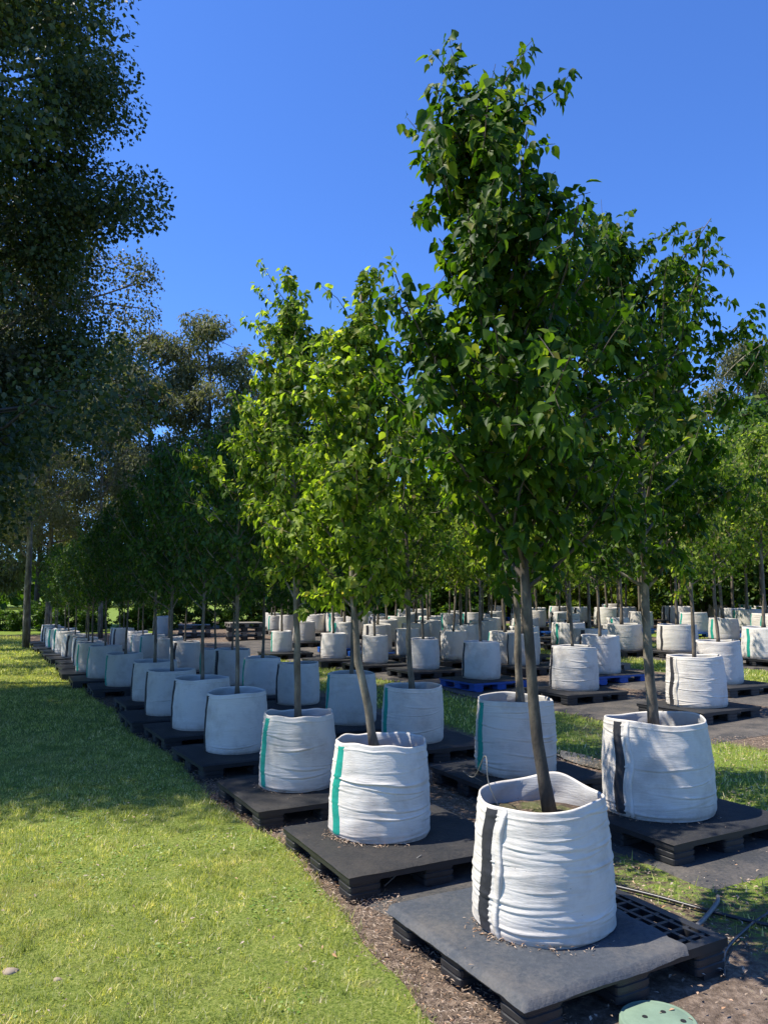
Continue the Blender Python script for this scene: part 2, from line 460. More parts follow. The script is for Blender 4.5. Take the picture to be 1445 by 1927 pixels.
# ------------------------------------------------------------------ leaves
T_HEART = (np.array([(0, 0, 0), (.10, .26, .05), (.40, .38, .11), (.76, .20, .04), (1.10, 0, -.20), (.76, -.20, .04), (.40, -.38, .11), (.10, -.26, .05), (.45, 0, -.02)], float),
           np.array([(0, 8, 2, 1), (8, 4, 3, 2), (0, 7, 6, 8), (8, 6, 5, 4)]))
T_OVAL = (np.array([(0, 0, 0), (.42, .38, .08), (1, 0, -.08), (.42, -.38, .08)], float), np.array([(0, 2, 1), (0, 3, 2)]))
T_LANCE = (np.array([(0, 0, 0), (.45, .17, .03), (1, 0, -.05), (.45, -.17, .03)], float), np.array([(0, 2, 1), (0, 3, 2)]))


def norm(a): return a / np.maximum(np.linalg.norm(a, axis=-1, keepdims=True), 1e-9)


def leaf_geo(P, D, N, Sz, tmpl):
    tv, tf = tmpl; D = norm(D); Sd = norm(np.cross(N, D)); Up = np.cross(D, Sd)
    V = P[:, None] + Sz[:, None, None] * (tv[None, :, 0:1] * D[:, None] + tv[None, :, 1:2] * Sd[:, None] + tv[None, :, 2:3] * Up[:, None])
    F = (np.arange(len(P)) * len(tv))[:, None, None] + tf[None]
    return V.reshape(-1, 3), F.reshape(-1, tf.shape[1])


def prof(pts):
    a = np.array(pts); return lambda t: np.interp(t, a[:, 0], a[:, 1])


PROF_OVOID = prof([(0, .35), (.12, .75), (.3, 1.0), (.5, .95), (.7, .72), (.88, .42), (1, .10)])
PROF_CONE = prof([(0, .4), (.12, .8), (.3, 1.0), (.5, .84), (.7, .52), (.88, .30), (1, .08)])
PROF_NEAR = prof([(0, .35), (.1, .78), (.25, 1.0), (.4, .86), (.52, .64), (.8, .50), (.92, .40), (1, .12)])


def make_tree(seed, H, z0, Rm, nleaf, lsize, trunk_pts, tr, profile=PROF_OVOID, tmpl=T_OVAL, nbr=34, leafmat='leaf', nsep=0, shoots=8, asc=50, barkm='bark'):
    """crown z0..H, trunk from z=0 at origin. returns trunk mesh, crown mesh, separate leaf transforms"""
    rng = np.random.default_rng(seed)
    tp = np.array(trunk_pts, float)                       # (z, dx, dy)
    zz = np.linspace(0, H * .94, 22)
    cx = np.interp(zz, tp[:, 0], tp[:, 1]) + np.cumsum(rng.normal(0, .004, 22)); cy = np.interp(zz, tp[:, 0], tp[:, 2]) + np.cumsum(rng.normal(0, .004, 22))
    rad = tr * (1 - .82 * (zz / H) ** 1.1) + .002; rad[0] *= 1.35; rad[1] *= 1.05
    mb = MB(); mb.tube(np.stack([cx, cy, zz], -1), list(rad * (1 + .08 * rng.normal(0, 1, 22))), 10)
    ax = lambda z: np.array([np.interp(z, zz, cx), np.interp(z, zz, cy), z])
    Lp = []; Ld = []
    span = H - z0
    segs = []
    for i in range(nbr):
        t = (i + rng.uniform(0, 1)) / nbr
        zb = z0 * .93 + span * t * .86
        az = i * 2.4 + rng.normal(0, .4); rr = Rm * float(profile(min(1, t * .9 + .1))) * rng.uniform(.7, 1.12)
        el = R_(asc + 18 * t + rng.normal(0, 7)); L = rr / max(.3, math.cos(el * .6 + .14)) * (1 if t < .8 else .9)
        L = min(L, (H - zb) * 1.05 + .1)
        p = ax(zb); pts = [p]; d = np.array([math.cos(az) * math.cos(el * .6), math.sin(az) * math.cos(el * .6), math.sin(el * .6)])
        up = np.array([0, 0, 1.]); ns = 7
        for k in range(ns):
            d = norm(d + up * .10 + rng.normal(0, .10, 3)); p = p + d * L / ns; pts.append(p)
        pts = np.array(pts); r0 = float(np.interp(zb, zz, rad)) * .5
        mb.tube(pts, list(np.linspace(r0, .003, ns + 1)), 5, False)
        segs.append((pts, L, 1.0))
        for j in range(int(3 + L * 5)):
            q = rng.uniform(.25, .97); k = q * ns; a = int(k); base = pts[a] * (1 - (k - a)) + pts[min(a + 1, ns)] * (k - a)
            dd = norm(pts[min(a + 1, ns)] - pts[a] + rng.normal(0, .75, 3)); sl = rng.uniform(.12, .34) * (.6 + .5 * Rm)
            tw = [base]; pp = base
            for kk in range(3): dd = norm(dd + up * .12 + rng.normal(0, .2, 3)); pp = pp + dd * sl / 3; tw.append(pp)
            tw = np.array(tw); mb.tube(tw, [.0035, .003, .0025, .0015], 3, False); segs.append((tw, sl, 1.3))
    lead = np.stack([cx, cy, zz], -1)[-7:]; segs.append((lead, span * .3, 1.6))
    for j in range(4):
        b0 = lead[-1 - j % 3]; tw = [b0]; pp = b0; d = norm(np.array([rng.normal(0, .35), rng.normal(0, .35), 1.]))
        for kk in range(4): d = norm(d + rng.normal(0, .12, 3)); pp = pp + d * rng.uniform(.04, .085) * H / 3.5; tw.append(pp)
        tw = np.array(tw); mb.tube(tw, [.004, .0035, .003, .002, .0015], 3, False); segs.append((tw, .35, 1.2))
    for j in range(shoots):                                # long free shoots that break the outline
        t = rng.uniform(.15, 1.0); zb = z0 + span * t * .9; az = rng.uniform(0, 6.28)
        rr = Rm * float(profile(t)) * .75; base = ax(zb) + np.array([math.cos(az) * rr, math.sin(az) * rr, 0])
        d = norm(np.array([math.cos(az) * .8, math.sin(az) * .8, .9])); tw = [base]; pp = base; L = rng.uniform(.25, .42) * (.6 + .6 * Rm)
        for kk in range(4): d = norm(d + rng.normal(0, .13, 3)); pp = pp + d * L / 4; tw.append(pp)
        tw = np.array(tw); mb.tube(tw, [.004, .0035, .003, .002, .0015], 3, False); segs.append((tw, L, .75))
    wts = np.array([s[1] * s[2] for s in segs]); wts /= wts.sum()
    ids = rng.choice(len(segs), nleaf, p=wts)
    Q = rng.uniform(.12, 1, nleaf); P = np.zeros((nleaf, 3)); T = np.zeros((nleaf, 3))
    for i in range(nleaf):
        pts = segs[ids[i]][0]; n = len(pts) - 1; k = Q[i] * n; a = min(int(k), n - 1)
        P[i] = pts[a] * (1 - (k - a)) + pts[a + 1] * (k - a); T[i] = pts[a + 1] - pts[a]
    T = norm(T)
    rnd = norm(rng.normal(0, 1, (nleaf, 3))); side = norm(np.cross(T, rnd))
    petiole = rng.uniform(.2, .8, nleaf) * lsize
    P = P + side * petiole[:, None]
    D = side * .55 + T * .25 + np.array([0, 0, -.75]) + rng.normal(0, .35, (nleaf, 3))
    axp = np.stack([np.interp(P[:, 2], zz, cx), np.interp(P[:, 2], zz, cy), P[:, 2]], -1)
    outw = norm(P - axp + 1e-6)
    N = outw * .8 + np.array([0, 0, .55]) + rng.normal(0, .45, (nleaf, 3))
    Sz = lsize * rng.uniform(.55, 1.2, nleaf)
    trunk = mb.mesh('trunk', M[barkm], True)
    seps = []
    if nsep:
        score = -P[:, 1] * .5 + np.linalg.norm((P - axp)[:, :2], axis=1) * .9 + Sz * 4 + rng.uniform(0, .5, nleaf)
        pick = np.argsort(-score)[:nsep]; mask = np.ones(nleaf, bool); mask[pick] = False
        for i in pick: seps.append((P[i], D[i], N[i], Sz[i]))
        P, D, N, Sz = P[mask], D[mask], N[mask], Sz[mask]
    V, F = leaf_geo(P, D, N, Sz, tmpl)
    crown = mesh_np('crown', V, F, M[leafmat])
    return trunk, crown, seps


leaf_me = {m_: [mesh_np('leaf', T_HEART[0] * np.array([1, s, c]), T_HEART[1], M[m_]) for s, c in ((1, 1), (.85, 1.6), (1.12, .4))] for m_ in ('leaf', 'leaf_mid')}


def place_tree(tm, cm, seps, loc, label, group=None, rz=0, scale=1.0, wf=1.0):
    e = link('young_tree', None, loc=loc, rz=rz); e.scale = (scale * wf, scale * wf, scale)
    tag(e, label, 'tree', group)
    link('trunk', tm, e); c = link('crown', cm, e, kind='stuff')
    for k, (p, d, n, s) in enumerate(seps):
        d = norm(d); sd = norm(np.cross(n, d)); up = np.cross(d, sd)
        o = link('leaf', leaf_me['leaf_mid' if 'mid' in cm.materials[0].name or 'deep' in cm.materials[0].name else 'leaf'][k % 3], e)
        mt = Matrix(((d[0] * s, sd[0] * s, up[0] * s, p[0]), (d[1] * s, sd[1] * s, up[1] * s, p[1]), (d[2] * s, sd[2] * s, up[2] * s, p[2]), (0, 0, 0, 1)))
        o.matrix_basis = mt
    return e


# ------------------------------------------------------------------ grow bags
def bag_surface(seed, R, h, taper, amp, ncr):
    rng = np.random.default_rng(seed)
    cr = []
    for i in range(ncr):
        cr.append((rng.uniform(.02, .95) ** 1.35, rng.uniform(0, 6.28), rng.uniform(.4, 1.5), rng.uniform(.3, 1.) ** 1.5 * amp, rng.uniform(.004, .0105), rng.normal(0, .02)))
    ph = rng.uniform(0, 6.28, 6)

    def f(th, t):
        """th angle, t 0..1 height -> radius, z"""
        r = R * (1 - taper * t) * (1 + .012 * np.sin(2 * th + ph[0]) + .008 * np.sin(3 * th + ph[1]))
        r = r + .012 * np.sin(np.clip(t, 0, 1) * math.pi) - .012 * np.exp(-(t / .03) ** 2)
        for (z0, a0, wd, am, sg, sl) in cr:
            dth = np.angle(np.exp(1j * (th - a0))); win = np.exp(-(dth / wd) ** 2 * 2)
            zc = z0 * h + sl * dth + .008 * np.sin(3 * dth + a0)
            q = (t * h - zc) / sg
            r = r + am * win * (np.exp(-q * q) - .8 * np.exp(-((q + 1.4) * 1.3) ** 2))
        r = r + .011 * (vnoise(np.cos(th) * 2.2 + 50 + seed, np.sin(th) * 2.2 + t * 1.6 + 50, 1, seed) - .5) + .004 * (vnoise(np.cos(th) * 3 + np.sin(th) * 5 + 60, t * h * 24 + 3 * np.sin(th) + 40, 1, seed + 3) - .5)
        r = r + .0012 * np.sin(9 * th + 6 * t + ph[2]) * t
        r = r + .0035 * np.exp(-((t * h - h + .032) / .005) ** 2)
        z = t * h + (.007 * np.sin(2 * th + ph[3]) + .003 * np.sin(5 * th + ph[4])) * t ** 3
        return r, z
    return f


def bag_meshes(seed, R=.34, h=.56, taper=.10, amp=.011, ncr=26, nth=96, nz=70, strip='green', phi=1.0, flap=False, rimdip=None):
    f = bag_surface(seed, R, h, taper, amp, ncr)
    th = np.linspace(0, 2 * math.pi, nth, endpoint=False); t = np.linspace(0, 1, nz)
    TH, T = np.meshgrid(th, t); r, z = f(TH, T)
    if rimdip is not None: z = z + rimdip(TH) * T ** 4
    V = np.stack([r * np.cos(TH), r * np.sin(TH), z], -1)
    rim = V[-1].copy(); c = np.array([1 - .012 / R, 1 - .012 / R, 1])
    lip = rim * np.array([1 - .006 / R, 1 - .006 / R, 1]) + [0, 0, .006]; inn = rim * c + [0, 0, -.004]
    ti = np.linspace(.99, .72, 8); rows = [V[k] for k in range(nz)] + [lip, inn]
    for q in ti[1:]:
        rr, z2 = f(th, np.full(nth, q)); rr = rr - .016 - (1 - q) * .03 + .006 * np.sin(7 * th + q * 20)
        if rimdip is not None: z2 = z2 + rimdip(th) * q ** 4
        rows.append(np.stack([rr * np.cos(th), rr * np.sin(th), z2], -1))
    A = np.array(rows); nr = len(rows); I = np.arange(nr * nth).reshape(nr, nth); J = np.roll(I, -1, 1)
    F = np.stack([I[:-1], J[:-1], J[1:], I[1:]], -1).reshape(-1, 4)
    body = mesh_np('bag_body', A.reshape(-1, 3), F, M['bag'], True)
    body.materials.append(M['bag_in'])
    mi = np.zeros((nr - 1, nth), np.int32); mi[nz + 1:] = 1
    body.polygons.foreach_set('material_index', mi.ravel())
    # soil disc
    rng = np.random.default_rng(seed + 5); rr = np.linspace(0, 1, 10)[1:] * (R * (1 - taper * .8) - .02)
    SV = [(0, 0, h * .84 + .02)]; SF = []
    n = 36
    for i, q in enumerate(rr):
        for k in range(n):
            a = 2 * math.pi * k / n
            SV.append((q * math.cos(a), q * math.sin(a), h * .83 + .02 * math.cos(q / rr[-1] * 1.5) + rng.normal(0, .005)))
    for k in range(n): SF.append((0, 1 + k, 1 + (k + 1) % n))
    for i in range(len(rr) - 1):
        for k in range(n): SF.append((1 + i * n + k, 1 + (i + 1) * n + k, 1 + (i + 1) * n + (k + 1) % n, 1 + i * n + (k + 1) % n))
    soil = bpy.data.meshes.new('soil'); soil.from_pydata(SV, [], SF); soil.materials.append(M['soil'])
    # strip: phi measured from facing -Y towards -X
    a0 = -math.pi / 2 - phi; wd = .088 / R; nt_ = 5; nz2 = 44
    rng = np.random.default_rng(seed + 9); wob = rng.uniform(0, 6, 3)
    q = np.linspace(.035, .972 if not flap else .985, nz2); G = []
    for tt in q:
        ce = a0 + .03 * math.sin(tt * 5 + wob[0]) + .02 * math.sin(tt * 11 + wob[1]) * (1.6 if flap else 1)
        aa = ce + (np.linspace(-.5, .5, nt_)) * wd
        r1, z1 = f(aa, np.full(nt_, tt)); rimz = rimdip(aa) * tt ** 4 if rimdip is not None else 0
        prof_ = .005 + .003 * np.cos(np.linspace(-1.5, 1.5, nt_)); r1 = r1 + prof_; r1[0] -= .006; r1[-1] -= .006
        G.append(np.stack([r1 * np.cos(aa), r1 * np.sin(aa), z1 + rimz], -1))
    G = np.array(G); I = np.arange(G.shape[0] * nt_).reshape(-1, nt_)
    SFc = np.stack([I[:-1, :-1], I[:-1, 1:], I[1:, 1:], I[1:, :-1]], -1).reshape(-1, 4)
    strip_me = mesh_np('seam_strip', G.reshape(-1, 3), SFc, M[strip], True)
    flap_me = None
    if flap:                                               # folded fabric ridge standing beside the strip
        G = []; n5 = 7
        for tt in np.linspace(.02, 1.0, 50):
            ce = a0 + wd * .5 + .10 + .03 * math.sin(tt * 5 + wob[0]) + .02 * math.sin(tt * 11 + wob[1]) * 1.6
            s = np.linspace(-1, 1, n5); aa = ce + s * .075
            r1, z1 = f(aa, np.full(n5, tt)); rimz = rimdip(aa) * tt ** 4 if rimdip is not None else 0
            hh = (.018 + .006 * math.sin(tt * 17 + wob[2])) * np.cos(s * 1.5) ** 1.2 * (1 if tt < .97 else .5)
            r1 = r1 + hh - .004; G.append(np.stack([r1 * np.cos(aa + .05 * (1 - s * s)), r1 * np.sin(aa + .05 * (1 - s * s)), z1 + rimz], -1))
        G = np.array(G); I = np.arange(G.shape[0] * n5).reshape(-1, n5)
        flap_me = mesh_np('seam_flap', G.reshape(-1, 3), np.stack([I[:-1, :-1], I[:-1, 1:], I[1:, 1:], I[1:, :-1]], -1).reshape(-1, 4), M['bag'], True)
    return body, soil, strip_me, flap_me


tilt = random.Random(9)


def place_bag(ms, loc, label, group=None, rz=0, scale=(1, 1, 1)):
    e = link('grow_bag', None, loc=loc); e.rotation_euler = (tilt.uniform(-.022, .022), tilt.uniform(-.022, .022), rz); e.scale = scale; tag(e, label, 'grow bag', group)
    link('bag_body', ms[0], e); link('soil', ms[1], e); link('seam_strip', ms[2], e)
    if ms[3]: link('seam_flap', ms[3], e)
    return e


# ------------------------------------------------------------------ pallets
PU, PV, PH = 1.04, 1.17, .15        # along the row, across the row, height


def block_mesh(mat, sx=.20, sy=.17, z0=.02, z1=.122):
    mb = MB(); lev = []
    zs = [z0, z0 + .03, z0 + .034, z0 + .04, z0 + .044, z0 + .066, z0 + .07, z0 + .076, z0 + .08, z1]; n = 20
    for i, z in enumerate(zs):
        ins = .005 if i in (2, 3, 6, 7) else 0
        for zz_, s_ in ((z, ins),): lev.append((zz_, s_))
    V = []
    for z, ins in lev:
        for k in range(n):
            a = 2 * math.pi * (k + .5) / n; ca, sa = math.cos(a), math.sin(a)
            e = 8.0; x = math.copysign(abs(ca) ** (2 / e), ca) * (sx / 2 - ins); y = math.copysign(abs(sa) ** (2 / e), sa) * (sy / 2 - ins)
            V.append((x, y, z))
    m = len(lev)
    F = [(i * n + k, i * n + (k + 1) % n, (i + 1) * n + (k + 1) % n, (i + 1) * n + k) for i in range(m - 1) for k in range(n)]
    mb.add(V, F); return mb.mesh('block', mat)


def deck_mesh(mat):
    mb = MB(); a, c = PV / 2, PU / 2
    mb.box(-a, a, -c, -c + .05, .112, .150); mb.box(-a, a, c - .05, c, .112, .150)
    mb.box(-a, -a + .05, -c + .051, c - .051, .112, .1495); mb.box(a - .05, a, -c + .051, c - .051, .112, .1495)
    for k in range(1, 14):
        x = -a + k * PV / 14; mb.box(x - .010, x + .010, -c + .051, c - .051, .118, .1485)
    for k in range(1, 12):
        y = -c + k * PU / 12; mb.box(-a + .051, a - .051, y - .010, y + .010, .120, .147)
    return mb.mesh('deck', mat)


def skid_mesh(mat):
    mb = MB(); mb.box(-.06, .06, -PU / 2 + .003, PU / 2 - .003, 0.0, .022); return mb.mesh('skid', mat)


PAL = {}
for kk in ('pl_black', 'pl_blue', 'pl_wood'):
    PAL[kk] = (deck_mesh(M[kk]), block_mesh(M[kk]), skid_mesh(M[kk]))
ROWROT = math.atan2(.47, .883)       # local x = across (v), local y = along (u)


def place_pallet(x, y, label, mat='pl_black', group=None, z=0.0, rot=0.0, parts=True):
    e = link('pallet', None, loc=(x, y, float(zg(x, y)) + z + .001), rz=ROWROT + rot); tag(e, label, 'pallet', group)
    d, b, s = PAL[mat]
    link('deck', d, e)
    for sx in (-PV / 2 + .105, 0, PV / 2 - .105):
        for sy in (-PU / 2 + .09, 0, PU / 2 - .09): link('block', b, e, loc=(sx, sy, 0))
        link('skid', s, e, loc=(sx, 0, 0))
    return e


def far_pallet_mesh(mat):
    mb = MB(); a, c = PV / 2, PU / 2; mb.box(-a, a, -c, c, .115, .15)
    for sx in (-a + .085, 0, a - .085):
        for sy in (-c + .07, 0, c - .07): mb.box(sx - .08, sx + .08, sy - .065, sy + .065, .021, .1145)
        mb.box(sx - .06, sx + .06, -c, c, 0, .02)
    return mb.mesh('pallet', mat)


FARPAL = {k: far_pallet_mesh(M[k]) for k in ('pl_black', 'pl_blue', 'pl_wood')}


def sheet_mesh(mat, x0, x1, y0, y1, seed, over=.008, droop=.012, n=36, ragged=0):
    xs = np.linspace(x0 - over, x1 + (0 if ragged else over), n); ys_ = np.linspace(y0 - over, y1 + over, n)
    X, Y = np.meshgrid(xs, ys_)
    if ragged: X = np.where(X > x1 - .25, X + ragged * (fbm(Y, X * 0, .22, seed + 2) - .5) * (X - x1 + .25) / .25, X)
    Z = .1545 + (.013 if ragged else .006) * fbm(X, Y, .16 if ragged else .25, seed) + (.012 * np.maximum(fbm(X, Y, .5, seed + 3) - .5, 0))
    dx = np.maximum(np.maximum(x0 + .003 - X, X - (PV / 2) - .001), 0); dy = np.maximum(np.maximum(-PU / 2 - Y, Y - PU / 2), 0); d = np.maximum(dx, dy)
    Z = Z - np.minimum(d / over, 1) * droop * (.6 + .6 * fbm(X, Y, .2, seed + 8))
    if ragged: Z = Z + .05 * np.exp(-((X - x1 + .02) / .09) ** 2) * np.maximum(fbm(X, Y, .3, seed + 11) - .35, 0) * 2
    I = np.arange(n * n).reshape(n, n)
    F = np.stack([I[:-1, :-1], I[:-1, 1:], I[1:, 1:], I[1:, :-1]], -1).reshape(-1, 4)
    me = mesh_np('pallet_sheet', np.stack([X, Y, Z], -1).reshape(-1, 3), F, mat, True)
    return me


SHEETS = [sheet_mesh(M['cover'], -PV / 2, PV / 2, -PU / 2, PU / 2, s) for s in (1, 2, 3)]

# ------------------------------------------------------------------ the bags one can tell apart
# key: x, y, R, h, strip, phi(deg from facing the camera towards the left), flap, creases, phrase
NEAR = [
 ('A', .76, 3.86, .337, .565, 'black', 50, True, 52, 'nearest bag, bottom right'),
 ('B', -.03, 5.24, .328, .575, 'green', 59, False, 40, 'second bag from the front beside the lawn'),
 ('C', -.70, 6.46, .310, .565, 'green', 62, False, 46, 'third bag from the front beside the lawn'),
 ('D', -1.47, 7.91, .312, .565, 'black', 76, False, 6, 'fourth bag beside the lawn, nearest one in shade'),
 ('E', -2.13, 9.20, .33, .56, 'black', 78, False, 6, 'fifth bag from the front beside the lawn'),
 ('F', -2.76, 10.22, .324, .55, 'black', 76, False, 6, 'sixth bag from the front beside the lawn'),
 ('G', -3.37, 11.55, .33, .55, 'black', 78, False, 10, 'seventh bag from the front beside the lawn'),
 ('H', -4.40, 13.30, .30, .53, 'green', 74, False, 10, 'eighth bag from the front beside the lawn'),
 ('K6', 1.98, 5.74, .386, .635, 'black', 43, True, 14, 'big bag at right edge behind the nearest'),
 ('K5', 1.15, 6.95, .350, .62, 'green', 60, False, 44, 'bag directly behind the nearest bag'),
 ('K4', .30, 8.39, .326, .56, 'green', 60, False, 20, 'second row bag with leaf shadows on it'),
 ('K3', -.40, 9.51, .302, .58, 'green', 70, False, 6, 'rightmost shaded bag of the second row'),
 ('K2', -1.21, 11.12, .307, .56, 'black', 75, False, 6, 'middle shaded bag of the second row'),
 ('K1', -1.89, 12.15, .29, .55, 'green', 75, False, 6, 'leftmost shaded bag of the second row'),
 ('L0', -3.19, 14.80, .285, .50, 'green', 68, False, 8, 'half lit bag beyond the shaded second row'),
 ('M1', 4.13, 10.41, .388, .64, 'black', 50, True, 24, 'first bag from the right across the track'),
 ('M2', 2.95, 12.19, .37, .65, 'black', 70, False, 26, 'second bag from the right across the track'),
 ('M3', 1.71, 13.79, .333, .63, 'black', 72, False, 16, 'third bag from the right across the track'),
 ('M4', .78, 15.51, .321, .58, 'black', 76, False, 12, 'fourth bag from the right across the track'),
 ('M5', -.20, 16.86, .29, .58, 'black', 76, False, 12, 'fifth bag from the right across the track'),
 ('M6', -1.17, 18.03, .298, .57, 'black', 76, False, 12, 'sixth bag from the right across the track'),
 ('M7', -2.63, 20.11, .27, .53, 'green', 70, False, 12, 'seventh bag from the right across the track'),
 ('M1b', 5.39, 12.59, .345, .66, 'black', 76, False, 20, 'leaning bag just behind the right edge one'),
 ('M2b', 3.95, 14.30, .355, .66, 'black', 76, False, 26, 'crumpled bag on the right blue pallet'),
 ('Mb3', 2.82, 15.83, .328, .63, 'black', 70, False, 16, 'bag just behind the left blue pallet'),
 ('Mb4', 1.54, 17.35, .31, .61, 'black', 74, False, 14, 'second bag behind and left of blue pallet'),
 ('Mb5', .57, 18.58, .29, .61, 'black', 74, False, 12, 'third bag behind and left of blue pallet'),
 ('N1', 7.95, 16.33, .45, .62, 'green', 44, False, 14, 'rightmost of the four wide low bags'),
 ('N2', 6.89, 18.34, .46, .60, 'black', 50, False, 14, 'second from right of the wide low bags'),
 ('N3', 5.78, 18.99, .50, .60, 'black', 62, False, 14, 'third from right of the wide low bags'),
 ('N4', 4.90, 20.70, .45, .57, 'green', 42, False, 12, 'leftmost of the four wide low bags'),
 ('S', 2.77, 21.93, .40, .61, 'green', 66, False, 12, 'broad bag far behind the left blue pallet'),
]
DESC = {'black': 'white bag with black strip', 'green': 'white bag with green strip'}
BLUE = {'M3', 'M2b'}
TREE_BIG = {}
rng = random.Random(4)
# tree specs: H above soil, z0 above soil, R, nleaf, leaf size, trunk path, trunk radius, profile, template, separate leaves
TS = {
 'A': dict(H=3.97, z0=1.15, Rm=.78, nleaf=10500, lsize=.064, trunk_pts=[(0, 0, 0), (.35, -.06, .0), (.9, -.105, 0), (1.8, -.15, 0), (2.6, -.27, 0), (4, -.42, .0)], tr=.028, profile=PROF_NEAR, tmpl=T_HEART, nsep=300, nbr=54, shoots=14, asc=56, leafmat='leaf_mid', barkm='bark_near'),
 'B': dict(H=3.36, z0=.92, Rm=.62, nleaf=8800, lsize=.055, trunk_pts=[(0, 0, 0), (.25, -.05, 0), (.6, -.12, 0), (1.1, -.17, 0), (3.4, -.12, 0)], tr=.026, profile=PROF_CONE, tmpl=T_HEART, nsep=300, nbr=40, shoots=14),
 'C': dict(H=3.88, z0=1.0, Rm=.86, nleaf=11000, lsize=.054, trunk_pts=[(0, 0, 0), (1, -.03, 0), (3.7, -.12, 0)], tr=.027, profile=PROF_CONE, tmpl=T_HEART, nsep=300, nbr=44, shoots=16),
 'K6': dict(H=4.05, z0=1.05, Rm=1.02, nleaf=14000, lsize=.061, trunk_pts=[(0, 0, 0), (1, -.03, 0), (2.2, .0, 0), (4.2, -.26, 0)], tr=.035, tmpl=T_HEART, nsep=300, nbr=50, shoots=20, leafmat='leaf_mid'),
 'K4': dict(H=3.3, z0=1.0, Rm=.76, nleaf=6500, lsize=.063, trunk_pts=[(0, 0, 0), (.5, -.04, 0), (3.4, -.08, 0)], tr=.028, tmpl=T_OVAL, nbr=40, shoots=10),
 'K5': dict(H=3.5, z0=.95, Rm=.80, nleaf=6500, lsize=.063, trunk_pts=[(0, 0, 0), (3.4, -.1, 0)], tr=.035, tmpl=T_OVAL, nbr=40, shoots=10),
}
TREEPH = {'A': 'tallest leaning tree in the foreground, growing from the nearest bag',
          'B': 'slender tree with a crooked leaning trunk in the second bag beside the lawn',
          'C': 'bright leafy tree with a straight pale trunk in the third bag beside the lawn',
          'K6': 'broad tall tree at the right, growing from the big bag behind the nearest one',
          'K4': 'smaller tree in the half shaded green striped bag of the second row',
          'K5': 'tree right behind the nearest trunk, in the second row of bags'}
# generic tree meshes
GEN = []
for s in range(9):
    r2 = random.Random(100 + s)
    GEN.append(make_tree(50 + s, r2.uniform(3.05, 3.5), r2.uniform(.85, 1.05), r2.uniform(.80, .94), 5200, .074,
                         [(0, 0, 0), (.8, r2.uniform(-.05, .05), 0), (3.5, r2.uniform(-.12, .12), r2.uniform(-.1, .1))], .028,
                         leafmat=('leaf', 'leaf_dark', 'leaf')[s % 3] , nbr=34, shoots=6)[:2])
GENBAG = {}
for st in ('green', 'black'):
    GENBAG[st] = [bag_meshes(300 + k + (50 if st == 'black' else 0), .32, .58, .08, .009, 14, 56, 36, st, (.8, 1.1, 1.3)[k]) for k in range(3)]
for (k, x, y, R, h, st, phi, flap, ncr, ph) in NEAR:
    g = float(zg(x, y)); close = y < 12.3
    dip = None
    if k == 'A':
        dip = lambda th: .055 * np.exp(-(np.angle(np.exp(1j * (th - 1.25))) / .45) ** 2) + .018 * np.exp(-(np.angle(np.exp(1j * (th + .35))) / .5) ** 2)
    elif k == 'K6':
        dip = lambda th: .008 * np.sin(th * 2 + .5)
    elif k in ('B', 'C'):
        dip = lambda th: .006 * np.sin(th * 3) + .004 * np.sin(th * 8)
    ms = bag_meshes(sum(ord(c) for c in k) * 7, R, h, .10 if k in ('A', 'B', 'C', 'K6', 'M1', 'M2') else .06,
                    .0082 if k in ('A', 'B', 'C', 'K5') else .0062 if ncr > 10 else .004, ncr, 144 if close else 64, 150 if close else 44, st, R_(phi), flap, dip)
    az = math.atan2(x, y)                                  # turn so phi counts from the camera's side
    z = g + PH + .008
    place_bag(ms, (x, y, z), DESC[st] + ', ' + ph, rz=-az)
    # pallet
    off = {'A': (.03, -.02), 'B': (.12, -.1)}.get(k, (.05 + rng.uniform(-.05, .05), rng.uniform(-.06, .06)))
    px, py = x + off[0], y + off[1]
    mat = 'pl_blue' if k in BLUE else 'pl_black'
    rot = {'A': .02}.get(k, rng.uniform(-.05, .05))
    pl = place_pallet(px, py, ('bright blue' if mat == 'pl_blue' else 'black') + ' pallet under the ' + ph, mat, rot=rot)
    if k == 'A': sm = sheet_mesh(M['cover_grey'], -PV / 2, .30, -PU / 2, PU / 2, 5, .016, .032, 60, ragged=.2)
    else: sm = SHEETS[rng.randrange(3)]
    s = link('pallet_sheet', sm, loc=pl.location, rz=pl.rotation_euler[2])
    if k != 'A':
        off_ = rng.uniform(-.02, .02)
    tag(s, ('crumpled grey sheet' if k == 'A' else 'black sheet') + ' under ' + ph, 'sheet')
    # tree
    soilz = z + h * .84
    if k in TS:
        spec = TS[k]; tm, cm, sp = make_tree(sum(ord(c) for c in k) + 3, **spec)
        tx, ty = {'A': (.035, .0), 'B': (-.03, .02), 'C': (.0, 0), 'K6': (.0, .06), 'K5': (.06, .05)}.get(k, (0, 0))
        place_tree(tm, cm, sp, (x + tx, y + ty, soilz), TREEPH[k])
    else:
        gi = rng.choice([1, 4, 7]) if k in ('D', 'E', 'F', 'G', 'H', 'K1', 'K2', 'K3', 'L0') else rng.randrange(len(GEN))  # shaded bags get the dark leaf meshes, shade put into the leaf colour
        lab = 'young tree growing in the ' + ph
        sc_ = {'D': .90, 'E': .93, 'F': .96, 'G': .95, 'H': .84, 'L0': .8, 'K1': .9, 'K2': .88, 'K3': .86}.get(k, rng.uniform(.92, 1.05))
        if k in ('N1', 'N2', 'N3', 'N4'): sc_ = rng.uniform(1.35, 1.6)
        place_tree(*GEN[gi], [], (x, y, soilz), lab, rz=rng.uniform(0, 6.28), scale=sc_, wf=.8 if k in 'DEFGH' else .92)

